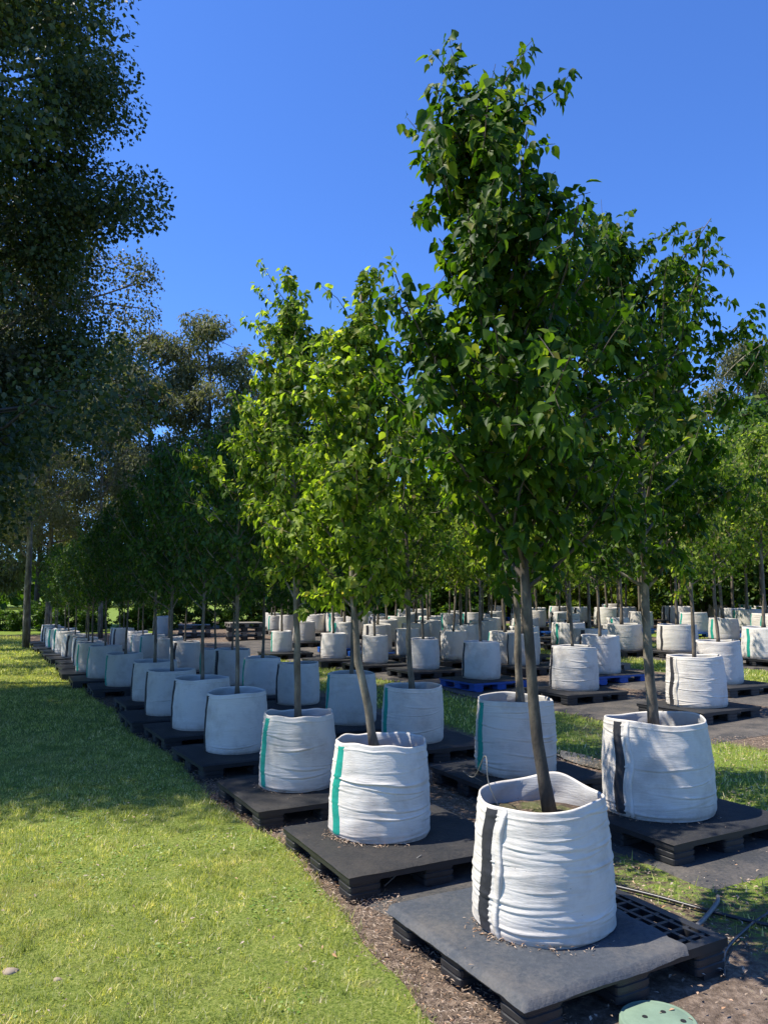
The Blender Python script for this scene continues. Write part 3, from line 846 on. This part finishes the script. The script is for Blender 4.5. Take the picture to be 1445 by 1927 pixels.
# ------------------------------------------------------------------ the remaining rows
ORD = 'first second third fourth fifth sixth seventh eighth ninth tenth eleventh twelfth thirteenth fourteenth fifteenth sixteenth seventeenth eighteenth nineteenth twentieth twenty-first twenty-second twenty-third twenty-fourth twenty-fifth twenty-sixth'.split()
ROWS = [
 ('shaded far end of the lawn row', [(u, 2.36 - .012 * (u - 15)) for u in np.arange(15.3, 28.2, 1.32)]),
 ('shaded far end of the second row', [(u, 3.95) for u in np.arange(16.0, 24.5, 1.4)] + [(13.1, 4.05)]),
 ('small row right of the gravel', [(17.6, 9.1), (19.3, 9.0), (20.6, 11.0), (18.6, 11.2), (16.6, 11.3), (14.4, 11.4), (12.2, 11.3), (13.3, 9.9), (15.6, 10.4), (17.4, 10.2)]),
 ('distant row behind the gravel', [(29.1, 10.7), (27.95, 10.8), (26.57, 11.3), (26.0, 11.8), (25.3, 11.66), (24.1, 11.7), (23.7, 12.4), (22.67, 12.44), (24.8, 13.0), (20.62, 12.53), (22.2, 9.06), (29.9, 12.2), (31.2, 11.2), (28.3, 12.6)]),
 ('distant middle rows', [(18.1, 14.2), (20.2, 14.6), (21.9, 15.0), (23.6, 15.1), (25.85, 15.1), (23.96, 15.98), (21.35, 16.56), (18.9, 16.6), (16.6, 16.5), (27.6, 15.6), (29.4, 14.7), (26.5, 17.2), (25.0, 18.2), (23.2, 18.9), (19.2, 15.4), (22.8, 16.4), (24.8, 14.3), (20.4, 17.6), (17.6, 15.6), (28.4, 16.9), (27.4, 13.6)]),
 ('farthest row along the trees', [(32.03 + d, 20.19 + e) for d, e in ((3.2, -4.9), (2.6, -4.0), (2.2, -3.1), (1.6, -2.2), (1.1, -1.2), (.6, -.3), (0, .6), (-.6, 1.5), (-1.2, 2.4), (-1.7, 3.3))]),
 ('distant rows behind the wide bags', [(27.2, 23.3), (24.4, 22.3), (23.3, 23.5), (22.9, 25.8), (22.1, 27.6), (19.5, 26.2), (14.6, 18.4), (13.0, 18.6), (11.6, 19.0), (17.2, 20.2), (19.6, 20.6), (21.8, 21.0), (15.2, 20.9), (18.0, 23.2), (20.6, 23.6), (26.0, 21.0), (24.6, 19.8), (22.4, 22.2), (16.4, 22.0), (18.6, 25.4), (13.6, 20.4), (11.0, 21.4), (25.5, 25.0)]),
]
pool = []
for ri, (txt, pts) in enumerate(ROWS):
    pts = sorted(pts, key=lambda p: p[0]) if ri < 2 else sorted(pts, key=lambda p: uv2xy(*p)[0] / uv2xy(*p)[1])
    for i, (u, v) in enumerate(pts):
        x, y = uv2xy(u + rng.uniform(-.1, .1), v + rng.uniform(-.12, .12)); g = float(zg(x, y))
        st = rng.choice(['green', 'black']); bi = GENBAG[st][rng.randrange(3)]
        s = rng.uniform(.88, 1.02) if ri < 2 else rng.uniform(.95, 1.18)
        if ri == 6: s = rng.uniform(1.25, 1.5)
        hz = 1.0 if ri != 6 else .78
        od = ORD[i] + (' from the front' if ri < 2 else ' from the left') + ' in the ' + txt
        grp = 'grow bags in the ' + txt
        lab = 'white grow bag ' + od
        place_bag(bi, (x, y, g + .151), lab, grp, rz=-math.atan2(x, y) + rng.uniform(-.4, .5), scale=(s, s, s * hz))
        mat = rng.choice(['pl_black', 'pl_black', 'pl_black', 'pl_blue', 'pl_wood']) if ri > 1 else 'pl_black'
        p = link('pallet', FARPAL[mat], loc=(x, y, g + .001), rz=ROWROT + rng.uniform(-.06, .06))
        cn = {'pl_black': 'black', 'pl_blue': 'blue', 'pl_wood': 'weathered grey'}[mat]
        tag(p, cn + ' pallet ' + od, 'pallet', cn + ' pallets in the ' + txt)
        gi = rng.choice([1, 4, 7]) if ri < 2 else rng.randrange(len(GEN))  # dark leaf colour stands in for shade on the two shaded rows
        sct = rng.uniform(.72, .82) if ri < 2 else rng.uniform(1.0, 1.25)
        if ri in (5, 6): sct = rng.uniform(1.3, 1.75)
        place_tree(*GEN[gi], [], (x, y, g + .151 + .48 * s * hz), 'young tree ' + od, 'trees in the ' + txt, rz=rng.uniform(0, 6.28), scale=sct, wf=.82 if ri < 2 else 1.0)

# ------------------------------------------------------------------ big trees
def big_tree(seed, H, z0, R, nlimb, ncl, nleaf, lsize, tmpl, mat, barkm, tr, droop=.5, clr=.55, taper=.6, lean=(0, 0)):
    rng = np.random.default_rng(seed); mb = MB()
    zz = np.linspace(0, H * .97, 12); wob = np.cumsum(rng.normal(0, .12, (12, 2)), 0) * (H / 14)
    tx = wob[:, 0] * np.linspace(0, 1, 12) + lean[0] * zz / H; ty = wob[:, 1] * np.linspace(0, 1, 12) + lean[1] * zz / H
    mb.tube(np.stack([tx, ty, zz], -1), list(tr * (1 - .85 * zz / H)), 9)
    C = []
    for i in range(nlimb):
        t = (i + rng.uniform(0, 1)) / nlimb; zb = z0 * .8 + (H - z0) * t * .93
        az = i * 2.4 + rng.normal(0, .5); prof_ = math.sin(math.pi * min(1, .18 + .80 * t)) ** taper
        L = R * prof_ * rng.uniform(.75, 1.15); el = R_(rng.uniform(10, 50) - 30 * max(0, 1 - 2.2 * t))
        p = np.array([np.interp(zb, zz, tx), np.interp(zb, zz, ty), zb]); d = np.array([math.cos(az) * math.cos(el), math.sin(az) * math.cos(el), math.sin(el)])
        pts = [p]
        for k in range(6): d = norm(d + rng.normal(0, .18, 3) + [0, 0, .03]); p = p + d * L / 6 * 1.15; pts.append(p)
        pts = np.array(pts); mb.tube(pts, list(np.linspace(tr * .42 * (1 - .7 * t), .012, 7)), 6, False)
        m = max(3, int(ncl / nlimb))
        for j in range(m):
            q = rng.uniform(.3, 1.0) ** .8 * 6; a = min(int(q), 5); b0 = pts[a] * (1 - (q - a)) + pts[a + 1] * (q - a)
            c = b0 + rng.normal(0, 1, 3) * np.array([.5, .5, .4]) * clr * 1.5 * (H / 13) ** .3
            mb.tube([b0, (b0 + c) / 2 + rng.normal(0, .08, 3), c], [.018, .012, .005], 3, False); C.append((c, rng.uniform(.6, 1.35) * clr))
    C.append((np.array([tx[-1], ty[-1], H]), clr * .8))
    cc = np.array([c[0] for c in C]); cr = np.array([c[1] for c in C])
    C = C; w_ = cr ** 2; ids = rng.choice(len(C), nleaf, p=w_ / w_.sum())
    off = norm(rng.normal(0, 1, (nleaf, 3))) * (rng.uniform(0, 1, nleaf) ** .45)[:, None] * np.array([1, 1, .75])
    P = cc[ids] + off * cr[ids][:, None]
    D = off * .6 + rng.normal(0, .6, (nleaf, 3)) + np.array([0, 0, -droop]); N = off + np.array([0, 0, .5]) + rng.normal(0, .6, (nleaf, 3))
    V, F = leaf_geo(P, D, N, lsize * rng.uniform(.6, 1.3, nleaf), tmpl)
    return mb.mesh('trunk', M[barkm], True), mesh_np('crown', V, F, M[mat])


def place_big(name, ms, x, y, label, cat='tree', group=None, rz=0, s=(1, 1, 1)):
    e = link(name, None, loc=(x, y, float(zg(x, y)) - .03), rz=rz); e.scale = s; tag(e, label, cat, group)
    link('trunk', ms[0], e); link('crown', ms[1], e, kind='stuff'); return e


BIGM = big_tree(11, 14.5, 3.6, 3.8, 34, 400, 230000, .078, T_OVAL, 'eucalypt', 'bark_dark', .24, .45, .60, .22)
BIG2 = big_tree(12, 12.5, 2.8, 3.3, 26, 280, 140000, .078, T_OVAL, 'eucalypt', 'bark_dark', .2, .45, .7, .3)
place_big('shade_tree', BIGM, -7.9, 11.4, 'huge dark grey green tree filling the upper left edge of the picture')
BIG3 = big_tree(13, 10.6, 5.2, 3.0, 22, 170, 42000, .075, T_OVAL, 'eucalypt_grey', 'bark', .17, .5, .58, .35)
place_big('shade_tree', BIG3, -7.6, 14.6, 'dark drooping tree directly behind the huge tree, low at left', rz=3.1)
place_big('shade_tree', BIG2, -7.5, 8.15, 'dark shade tree left of the lawn, the one nearest the camera', rz=1.0, s=(1.08, 1.08, 1))
place_big('shade_tree', BIG2, -11.3, 10.6, 'dark shade tree left of the lawn, second shade tree', rz=2.0, s=(1.05, 1.05, 1.0))
SP = [big_tree(21 + k, 12.5 - k, 4.4, 2.1, 22, 100, 13000, .15, T_LANCE, 'casuarina', 'bark', .12, .8, .55, .5) for k in range(3)]
k = 0
for x, y, s, rz in ((-10.4, 17.5, .95, 0.3), (-11.9, 21.5, 1.0, 1.7), (-14.0, 24.5, 1.05, 3.0), (-15.0, 29.0, 1.0, 4.4), (-12.6, 27.6, .8, 5.0), (-17.5, 31.5, 1.1, .8), (-11.0, 24.0, .9, 2.2), (-13.2, 30.5, .95, 3.6), (-16.2, 27.0, 1.0, 5.5), (-10.9, 30.0, .85, 1.2)):
    place_big('slender_tree', SP[k % 3], x, y, 'thin brownish open tree ' + ['just behind the huge dark tree', 'second behind the huge dark tree on the left', 'above the far end of the lawn', 'with bare trunk at the lawn end, left', 'short, nearest the far end of the bag row', 'at the far left edge behind the lawn', 'close behind the shaded bag row', 'rising above the end of the bag row', 'between the lawn end and the left edge', 'farthest right of the thin trees'][k], group='thin trees beyond the lawn', rz=rz, s=(s, s, s)); k += 1
CAS = [big_tree(31 + k, 15.5 - k * 1.3, 3.5, 2.3, 30, 190, 22000, .24, T_LANCE, 'casuarina', 'bark_dark', .16, .9, .58, .25) for k in range(3)]
k = 0
for x, y, s, rz in ((-20.5, 40, 1.0, 0), (-17.0, 38, .93, 1), (-13.4, 37, 1.1, 2), (-11.2, 37.5, 1.02, 3.3), (-8.9, 38.5, 1.12, 4), (-7.0, 41, 1.0, 5), (-23.5, 37, .95, 2), (-5.2, 44, .8, .4), (-2.0, 46, .75, 2.2)):
    place_big('casuarina_tree', CAS[k % 3], x, y, ORD[k] + ' from the left of the olive casuarinas behind the yard', group='casuarinas behind the yard on the left', rz=rz, s=(s, s, s)); k += 1
for x, y, s, rz in ((24.0, 52, 1.25, 1), (27.5, 54, 1.3, 2), (31, 56, 1.3, 3), (20, 54, 1.15, 4)):
    place_big('casuarina_tree', CAS[k % 3], x, y, ORD[k - 9] + ' placed tall greyish tree above the right edge trees', group='tall trees behind the right edge', rz=rz, s=(s, s, s)); k += 1
DENS = [big_tree(41 + k, 6.5, .8, 2.3, 22, 120, 16000, .2, T_OVAL, 'leaf_dark', 'bark_dark', .14, .5, .7, .35) for k in range(2)]
k = 0
for i in range(17):
    x = -1.5 + i * 2.1 + rng.uniform(-.4, .4); y = 43.5 - i * .25 + rng.uniform(-1, 1); s = rng.uniform(.8, 1.0) + (.30 if i > 9 else 0)
    place_big('leafy_tree', DENS[k % 2], x, y, ORD[k] + ' from the left of the dense trees behind the farthest bags', group='dense trees behind the farthest bags', rz=rng.uniform(0, 6), s=(s, s, s)); k += 1
for x, y, s in ((15.5, 30.5, 1.25), (18.2, 32, 1.3), (13.8, 33.5, 1.15), (16.8, 27.5, 1.05)):
    place_big('leafy_tree', DENS[k % 2], x, y, 'large green tree near the right edge, ' + ['left of the middle', 'rearmost right', 'leftmost', 'nearest'][k - 17], group='large green trees at the right edge', rz=rng.uniform(0, 6), s=(s, s, s)); k += 1
SHR = [big_tree(61 + k, 1.7, .15, 1.1, 14, 60, 5000, .16, T_OVAL, 'shrub', 'bark_dark', .05, .2, .33, .4) for k in range(2)]
SHD = [big_tree(71 + k, 1.7, .1, 1.3, 14, 60, 5000, .18, T_OVAL, 'leaf_dark', 'bark_dark', .05, .2, .36, .4) for k in range(2)]
for i in range(15):
    x = 3 + i * 1.65 + rng.uniform(-.3, .3); y = 39.5 - i * .35
    s = rng.uniform(1.0, 1.4); ms = SHR[i % 2]
    place_big('shrub', ms, x, y, ORD[i] + ' from the left of the yellow green shrubs behind the bags', 'shrub', 'yellow green shrubs behind the farthest bags', rng.uniform(0, 6), (s, s, s))
for i in range(22):
    x = -20 + i * 1.15 + rng.uniform(-.3, .3); y = 35.5 + rng.uniform(-.8, .8) + (1.5 if i > 12 else 0)
    s = rng.uniform(.7, 1.15) * (.55 if i < 14 else .9)
    place_big('shrub', SHD[i % 2], x, y, ORD[i] + ' from the left of the dark bushes beyond the lawn and gravel', 'shrub', 'dark bushes at the end of the yard', rng.uniform(0, 6), (s * 1.1, s * 1.1, s))
# far-off wood that closes the view
V = []; Fm = []; rg = np.random.default_rng(8); n = 26000
ang = rg.uniform(-1.0, 1.0, n); dist = rg.uniform(88, 110, n); ht = (rg.uniform(0, 1, n) ** .8) * (4.0 + 1.6 * vnoise(ang * 40, ang * 0, 1, 2))
ht = np.where(ang > -.02, ht * 1.3, ht * .85)
P = np.stack([np.sin(ang) * dist, np.cos(ang) * dist, .8 + ht], -1)
V, Fm = leaf_geo(P, rg.normal(0, 1, (n, 3)), rg.normal(0, 1, (n, 3)), rg.uniform(.7, 1.5, n), T_OVAL)
o = link('far_wood', mesh_np('far_wood', V, Fm, M['leaf_dark']), kind='stuff'); tag(o, 'distant strip of dark woodland closing the view beyond the fields', 'wood')

# ------------------------------------------------------------------ small things
# stack of pallets by the gravel
for si, (sx, sy, nn, lab) in enumerate(((-4.9, 27.3, 4, 'taller stack of grey pallets on the gravel, right one'), (-7.2, 29.6, 3, 'lower stack of grey pallets on the gravel, left one'))):
    for j in range(nn):
        o = link('pallet', FARPAL['pl_wood' if j % 2 else 'pl_black'], loc=(sx, sy, float(zg(sx, sy)) + .01 + j * .152), rz=.3 + rng.uniform(-.1, .1))
        tag(o, ['bottom', 'second', 'third', 'top'][j] + ' pallet of the ' + lab, 'pallet')
x, y = -8.6, 30.2
place_bag(GENBAG['black'][0], (x, y, float(zg(x, y)) + .02), 'single white grow bag standing apart by the gravel, above the shaded rows', rz=.3, scale=(1.05, 1.05, 1.3))
# round valve box lid
e = link('valve_box', None, loc=(1.08, 3.23, float(zg(1.08, 3.23)) - .012)); tag(e, 'faded green round valve box lid in the dirt at the bottom edge', 'valve box')
mb = MB(); n = 40; R0 = .148
prof_ = [(.0, .046), (.06, .047), (R0 * .86, .044), (R0 * .9, .040), (R0 * .95, .044), (R0, .038), (R0 + .004, .0)]
V = [(0, 0, prof_[0][1])]; F = []
for q, z in prof_[1:]:
    for k in range(n): a = 2 * math.pi * k / n; V.append((q * math.cos(a), q * math.sin(a), z))
for k in range(n): F.append((0, 1 + k, 1 + (k + 1) % n))
for i in range(len(prof_) - 2):
    for k in range(n): F.append((1 + i * n + k, 1 + (i + 1) * n + k, 1 + (i + 1) * n + (k + 1) % n, 1 + i * n + (k + 1) % n))
mb.add(V, F); link('lid', mb.mesh('lid', M['lid'], True), e)
for dx, dy in ((-.05, .01), (.035, .045), (.09, -.02)):
    mb = MB(); mb.tube([(dx, dy, .0455), (dx, dy, .0485)], .011, 12); link('slot', mb.mesh('slot', M['lid_dark']), e)


def hose(pts, r, mat, label, cat='hose', name='hose'):
    c = [Vector(p) for p in pts]; out = []
    for i in range(len(c) - 1):
        p0 = c[max(i - 1, 0)]; p1 = c[i]; p2 = c[i + 1]; p3 = c[min(i + 2, len(c) - 1)]
        for k in range(10):
            t = k / 10; out.append(.5 * ((2 * p1) + (p2 - p0) * t + (2 * p0 - 5 * p1 + 4 * p2 - p3) * t * t + (3 * p1 - p0 - 3 * p2 + p3) * t ** 3))
    out.append(c[-1]); mb = MB(); mb.tube(out, r, 7); o = link(name, mb.mesh(name, mat, True)); tag(o, label, cat); return o


hose([(1.2, 4.75, .02), (1.5, 4.5, .025), (1.85, 4.2, .02), (2.4, 3.85, .025), (3.1, 3.6, .02)], .010, M['tube'], 'black irrigation hose on the ground behind the nearest pallet')
hose([(2.35, 4.75, .02), (2.1, 4.35, .025), (1.86, 4.12, .02), (1.62, 3.85, .02), (1.5, 3.6, .02)], .008, M['tube'], 'thin black hose crossing the other one at the bottom right')
hose([(1.45, 3.98, .02), (1.62, 4.14, .03), (1.80, 4.38, .026), (1.86, 4.5, .02)], .012, M['tube_grey'], 'pale dead stick lying in the shade right of the nearest pallet', 'stick', 'dry_stick')
hose([(.56, 3.78, .66), (.50, 3.80, .80), (.50, 3.92, .90), (.53, 4.7, .62), (.62, 6.2, .32), (.80, 6.5, .17)], .003, M['tube_grey'], 'thin grey dripper tube running from the nearest bag back to the second row', 'tube', 'dripper_tube')
hose([(-.0, 4.62, .03), (.12, 4.66, .12), (.22, 4.72, .17)], .004, M['tube_grey'], 'short thin tube over the edge of the second pallet', 'tube', 'dripper_tube')
# stones on the lawn
for i, (x, y, s, lab) in enumerate(((-1.66, 3.62, .027, 'pale stone in the lawn at the lower left, the bigger one'), (-1.42, 3.55, .016, 'small pinkish stone in the lawn right of the bigger pale stone'))):
    mb = MB(); rg = np.random.default_rng(i); V = []; n = 12
    rows_ = [(0.02, 1.0)] + [(math.sin(a), math.cos(a)) for a in np.linspace(.5, 2.4, 5)]
    for (q, z) in rows_:
        for k in range(n): a = 2 * math.pi * k / n; f_ = 1 + .18 * math.sin(3 * a + i) + rg.normal(0, .05); V.append((q * math.cos(a) * s * 1.3 * f_, q * math.sin(a) * s * f_, z * s * .7))
    F = [(r_ * n + k, (r_ + 1) * n + k, (r_ + 1) * n + (k + 1) % n, r_ * n + (k + 1) % n) for r_ in range(5) for k in range(n)]; mb.add(V, F)
    o = link('stone', mb.mesh('stone', M['stone'], True), loc=(x, y, .026)); tag(o, lab, 'stone')

# ------------------------------------------------------------------ grass blades, litter
def blades(name, x, y, h, wd, mat, label, zoff, seed, lean=.55):
    rg = np.random.default_rng(seed); n = len(x); a = rg.uniform(0, 6.283, n)
    z = zg(x, y) + zoff; px, py = np.cos(a) * wd / 2, np.sin(a) * wd / 2
    la = rg.uniform(0, 6.283, n); ll = np.abs(rg.normal(0, lean, n)) * h
    V = np.empty((n, 3, 3)); V[:, 0] = np.stack([x - px, y - py, z], -1); V[:, 1] = np.stack([x + px, y + py, z], -1)
    V[:, 2] = np.stack([x + np.cos(la) * ll, y + np.sin(la) * ll, z + h], -1)
    o = link(name, mesh_np(name, V.reshape(-1, 3), np.arange(3 * n).reshape(n, 3), mat), kind='stuff'); tag(o, label, 'grass'); return o


rg = np.random.default_rng(77); GX = []; GY = []; GH = []; GW = []
for (y0, y1, den, hh, ww) in ((2.5, 5.2, 11000, .028, .0048), (5.2, 9.0, 4800, .032, .007), (9, 16, 1500, .038, .012), (16, 31, 420, .05, .025)):
    n = int(den * (y1 - y0) * (y1 * .55 + 1.5 + 2)); y = rg.uniform(y0, y1, n); xr = rg.uniform(-1, 1, n)
    x = rg.uniform(-(y1 * .55 + 1.5), 2.0, n)
    u = -.47 * x + .883 * y; v = .883 * x + .47 * y
    k = (v < lawn_edge(u) + rg.normal(0, .025, n)) & (x > -.55 * y - 1.2)
    tuft = .5 * fbm(x, y, .35, 44, 3) + .5 * np.clip((fbm(x, y, .07, 45, 2) - .5) * 1.8 + .5, 0, 1)
    k &= rg.uniform(0, 1, n) < np.clip(.15 + 1.6 * tuft, 0, 1)
    x, y, tuft = x[k], y[k], tuft[k]; GX.append(x); GY.append(y)
    GH.append(hh * .85 * (.15 + 1.7 * tuft) * rg.uniform(.6, 1.5, len(x))); GW.append(ww * rg.uniform(.6, 1.3, len(x)))
blades('lawn_grass', np.concatenate(GX), np.concatenate(GY), np.concatenate(GH), np.concatenate(GW), M['grass'], 'short mown grass of the lawn at the lower left', .022, 5, .7)
n = 420000; x = rg.uniform(-6, 15, n); y = rg.uniform(2.6, 24, n); gv = grassy(x, y); v = .883 * x + .47 * y; u = -.47 * x + .883 * y
k = (gv > .42) & (rg.uniform(0, 1, n) < (gv - .30) * .9) & (v > 2.4) & (np.abs(x) < .52 * y + 1)
for a, b_, f0, f1 in wm_edges: k &= ~((u > a) & (u < b_) & (v > f0(u)) & (v < f1(u)))
x, y = x[k], y[k]
blades('track_grass', x, y, .045 * rg.uniform(.4, 1.5, len(x)), .006 + .0013 * y * rg.uniform(.6, 1.3, len(x)), M['grass'], 'patchy grass growing in the dirt tracks between the rows of bags', 0.0, 6)


n = 26000; x = rg.uniform(-4.5, 1, n); y = rg.uniform(2.6, 8.5, n); v = .883 * x + .47 * y; u = -.47 * x + .883 * y
k = (v < lawn_edge(u) - .03) & (x > -.55 * y - 1) & (fbm(x, y, .55, 91, 3) > .55); x, y = x[k], y[k]; n = len(x)
V, F = leaf_geo(np.stack([x, y, zg(x, y) + .03 + rg.uniform(0, .016, n)], -1), np.stack([np.cos(x * 900), np.sin(x * 900), rg.normal(0, .25, n)], -1),
                np.stack([rg.normal(0, .3, n), rg.normal(0, .3, n), np.ones(n)], -1), rg.uniform(.010, .024, n), T_OVAL)
M['clover'] = leaf_mat('clover leaf', [(0, (.10, .20, .03)), (.6, (.20, .32, .06)), (.9, (.38, .45, .2)), (1, (.55, .52, .38))], .3, .5, .35)
o = link('clover', mesh_np('clover', V, F, M['clover']), kind='stuff'); tag(o, 'small clover and weed leaves scattered through the near lawn', 'ground cover')


def litter(name, x, y, L, W_, z, label, seed):
    rg = np.random.default_rng(seed); n = len(x); a = rg.uniform(0, 6.283, n)
    P = np.stack([x, y, z], -1); D = np.stack([np.cos(a), np.sin(a), rg.normal(0, .2, n)], -1); N = np.stack([rg.normal(0, .3, n), rg.normal(0, .3, n), np.ones(n)], -1)
    tv = T_OVAL[0].copy(); tv[:, 1] *= W_
    V, F = leaf_geo(P, D, N, L, (tv, T_OVAL[1])); o = link(name, mesh_np(name, V, F, M['litter']), kind='stuff'); tag(o, label, 'leaf litter')


n = 46000; u = rg.uniform(.5, 16, n) ** 1.0; v = rg.uniform(1.55, 2.14, n) + rg.normal(0, .03, n); e_ = lawn_edge(u); k = (v > e_ - .04); u, v = u[k], v[k]
x, y = -.47 * u + .883 * v, .883 * u + .47 * v
litter('mulch', x, y, rg.uniform(.008, .032, len(x)), .22, zg(x, y) + .022 + rg.uniform(0, .014, len(x)), 'tan mulch of needles and chips along the edge between lawn and pallets', 3)
n = 5200; u = rg.uniform(1.5, 14, n); v = rg.uniform(2.1, 5.2, n); k = fbm(u, v, .7, 12) > .45; u, v = u[k], v[k]
x, y = -.47 * u + .883 * v, .883 * u + .47 * v
litter('fallen_leaves', x, y, rg.uniform(.012, .036, len(x)), .6, zg(x, y) + .036, 'scattered dry leaves on the black mat around the pallets', 4)
n = 26000; x = rg.uniform(.2, 5, n); y = rg.uniform(2.4, 9, n); v = .883 * x + .47 * y; u = -.47 * x + .883 * y; k = (v > 3.3) & ~((u > 3.2) & (v > 3.75) & (v < 5.2)); x, y = x[k], y[k]
litter('ground_litter', x, y, rg.uniform(.01, .032, len(x)), .4, zg(x, y) + .014 + rg.uniform(0, .01, len(x)), 'dry leaf litter on the dirt at the lower right', 14)
n = 700; x = rg.uniform(-3.5, .5, n); y = rg.uniform(2.7, 8, n); v = .883 * x + .47 * y; k = v < 1.7; x, y = x[k], y[k]
litter('lawn_litter', x, y, rg.uniform(.012, .035, len(x)), .5, zg(x, y) + .045, 'a few dry leaves and flecks lying on the near lawn', 24)
# litter caught on the nearest pallets round the bag feet
PX = []; PY = []; PZ = []
for (bx, by, br, nn) in ((.76, 3.86, .337, 170), (-.03, 5.24, .328, 190), (-.70, 6.46, .310, 60), (1.98, 5.74, .386, 90), (1.15, 6.95, .35, 50)):
    a = np.where(rg.uniform(0, 1, nn) < .55, rg.normal(-2.5, .25, nn), rg.normal(-1.75, .5, nn)); q = br + np.abs(rg.normal(0, .03, nn)) - .005
    PX.append(bx + q * np.cos(a)); PY.append(by + q * np.sin(a)); PZ.append(np.full(nn, float(zg(bx, by)) + .164) + rg.uniform(0, .014, nn) * np.exp(-(q - br) * 20))
    m_ = nn // 8; PX.append(bx + rg.uniform(-.5, .4, m_)); PY.append(by + rg.uniform(-.5, .1, m_)); PZ.append(np.full(m_, float(zg(bx, by)) + .161))
PX, PY, PZ = map(np.concatenate, (PX, PY, PZ))
litter('pallet_litter', PX, PY, rg.uniform(.008, .032, len(PX)), .28, PZ, 'needles and chips gathered round the feet of the front bags', 15)
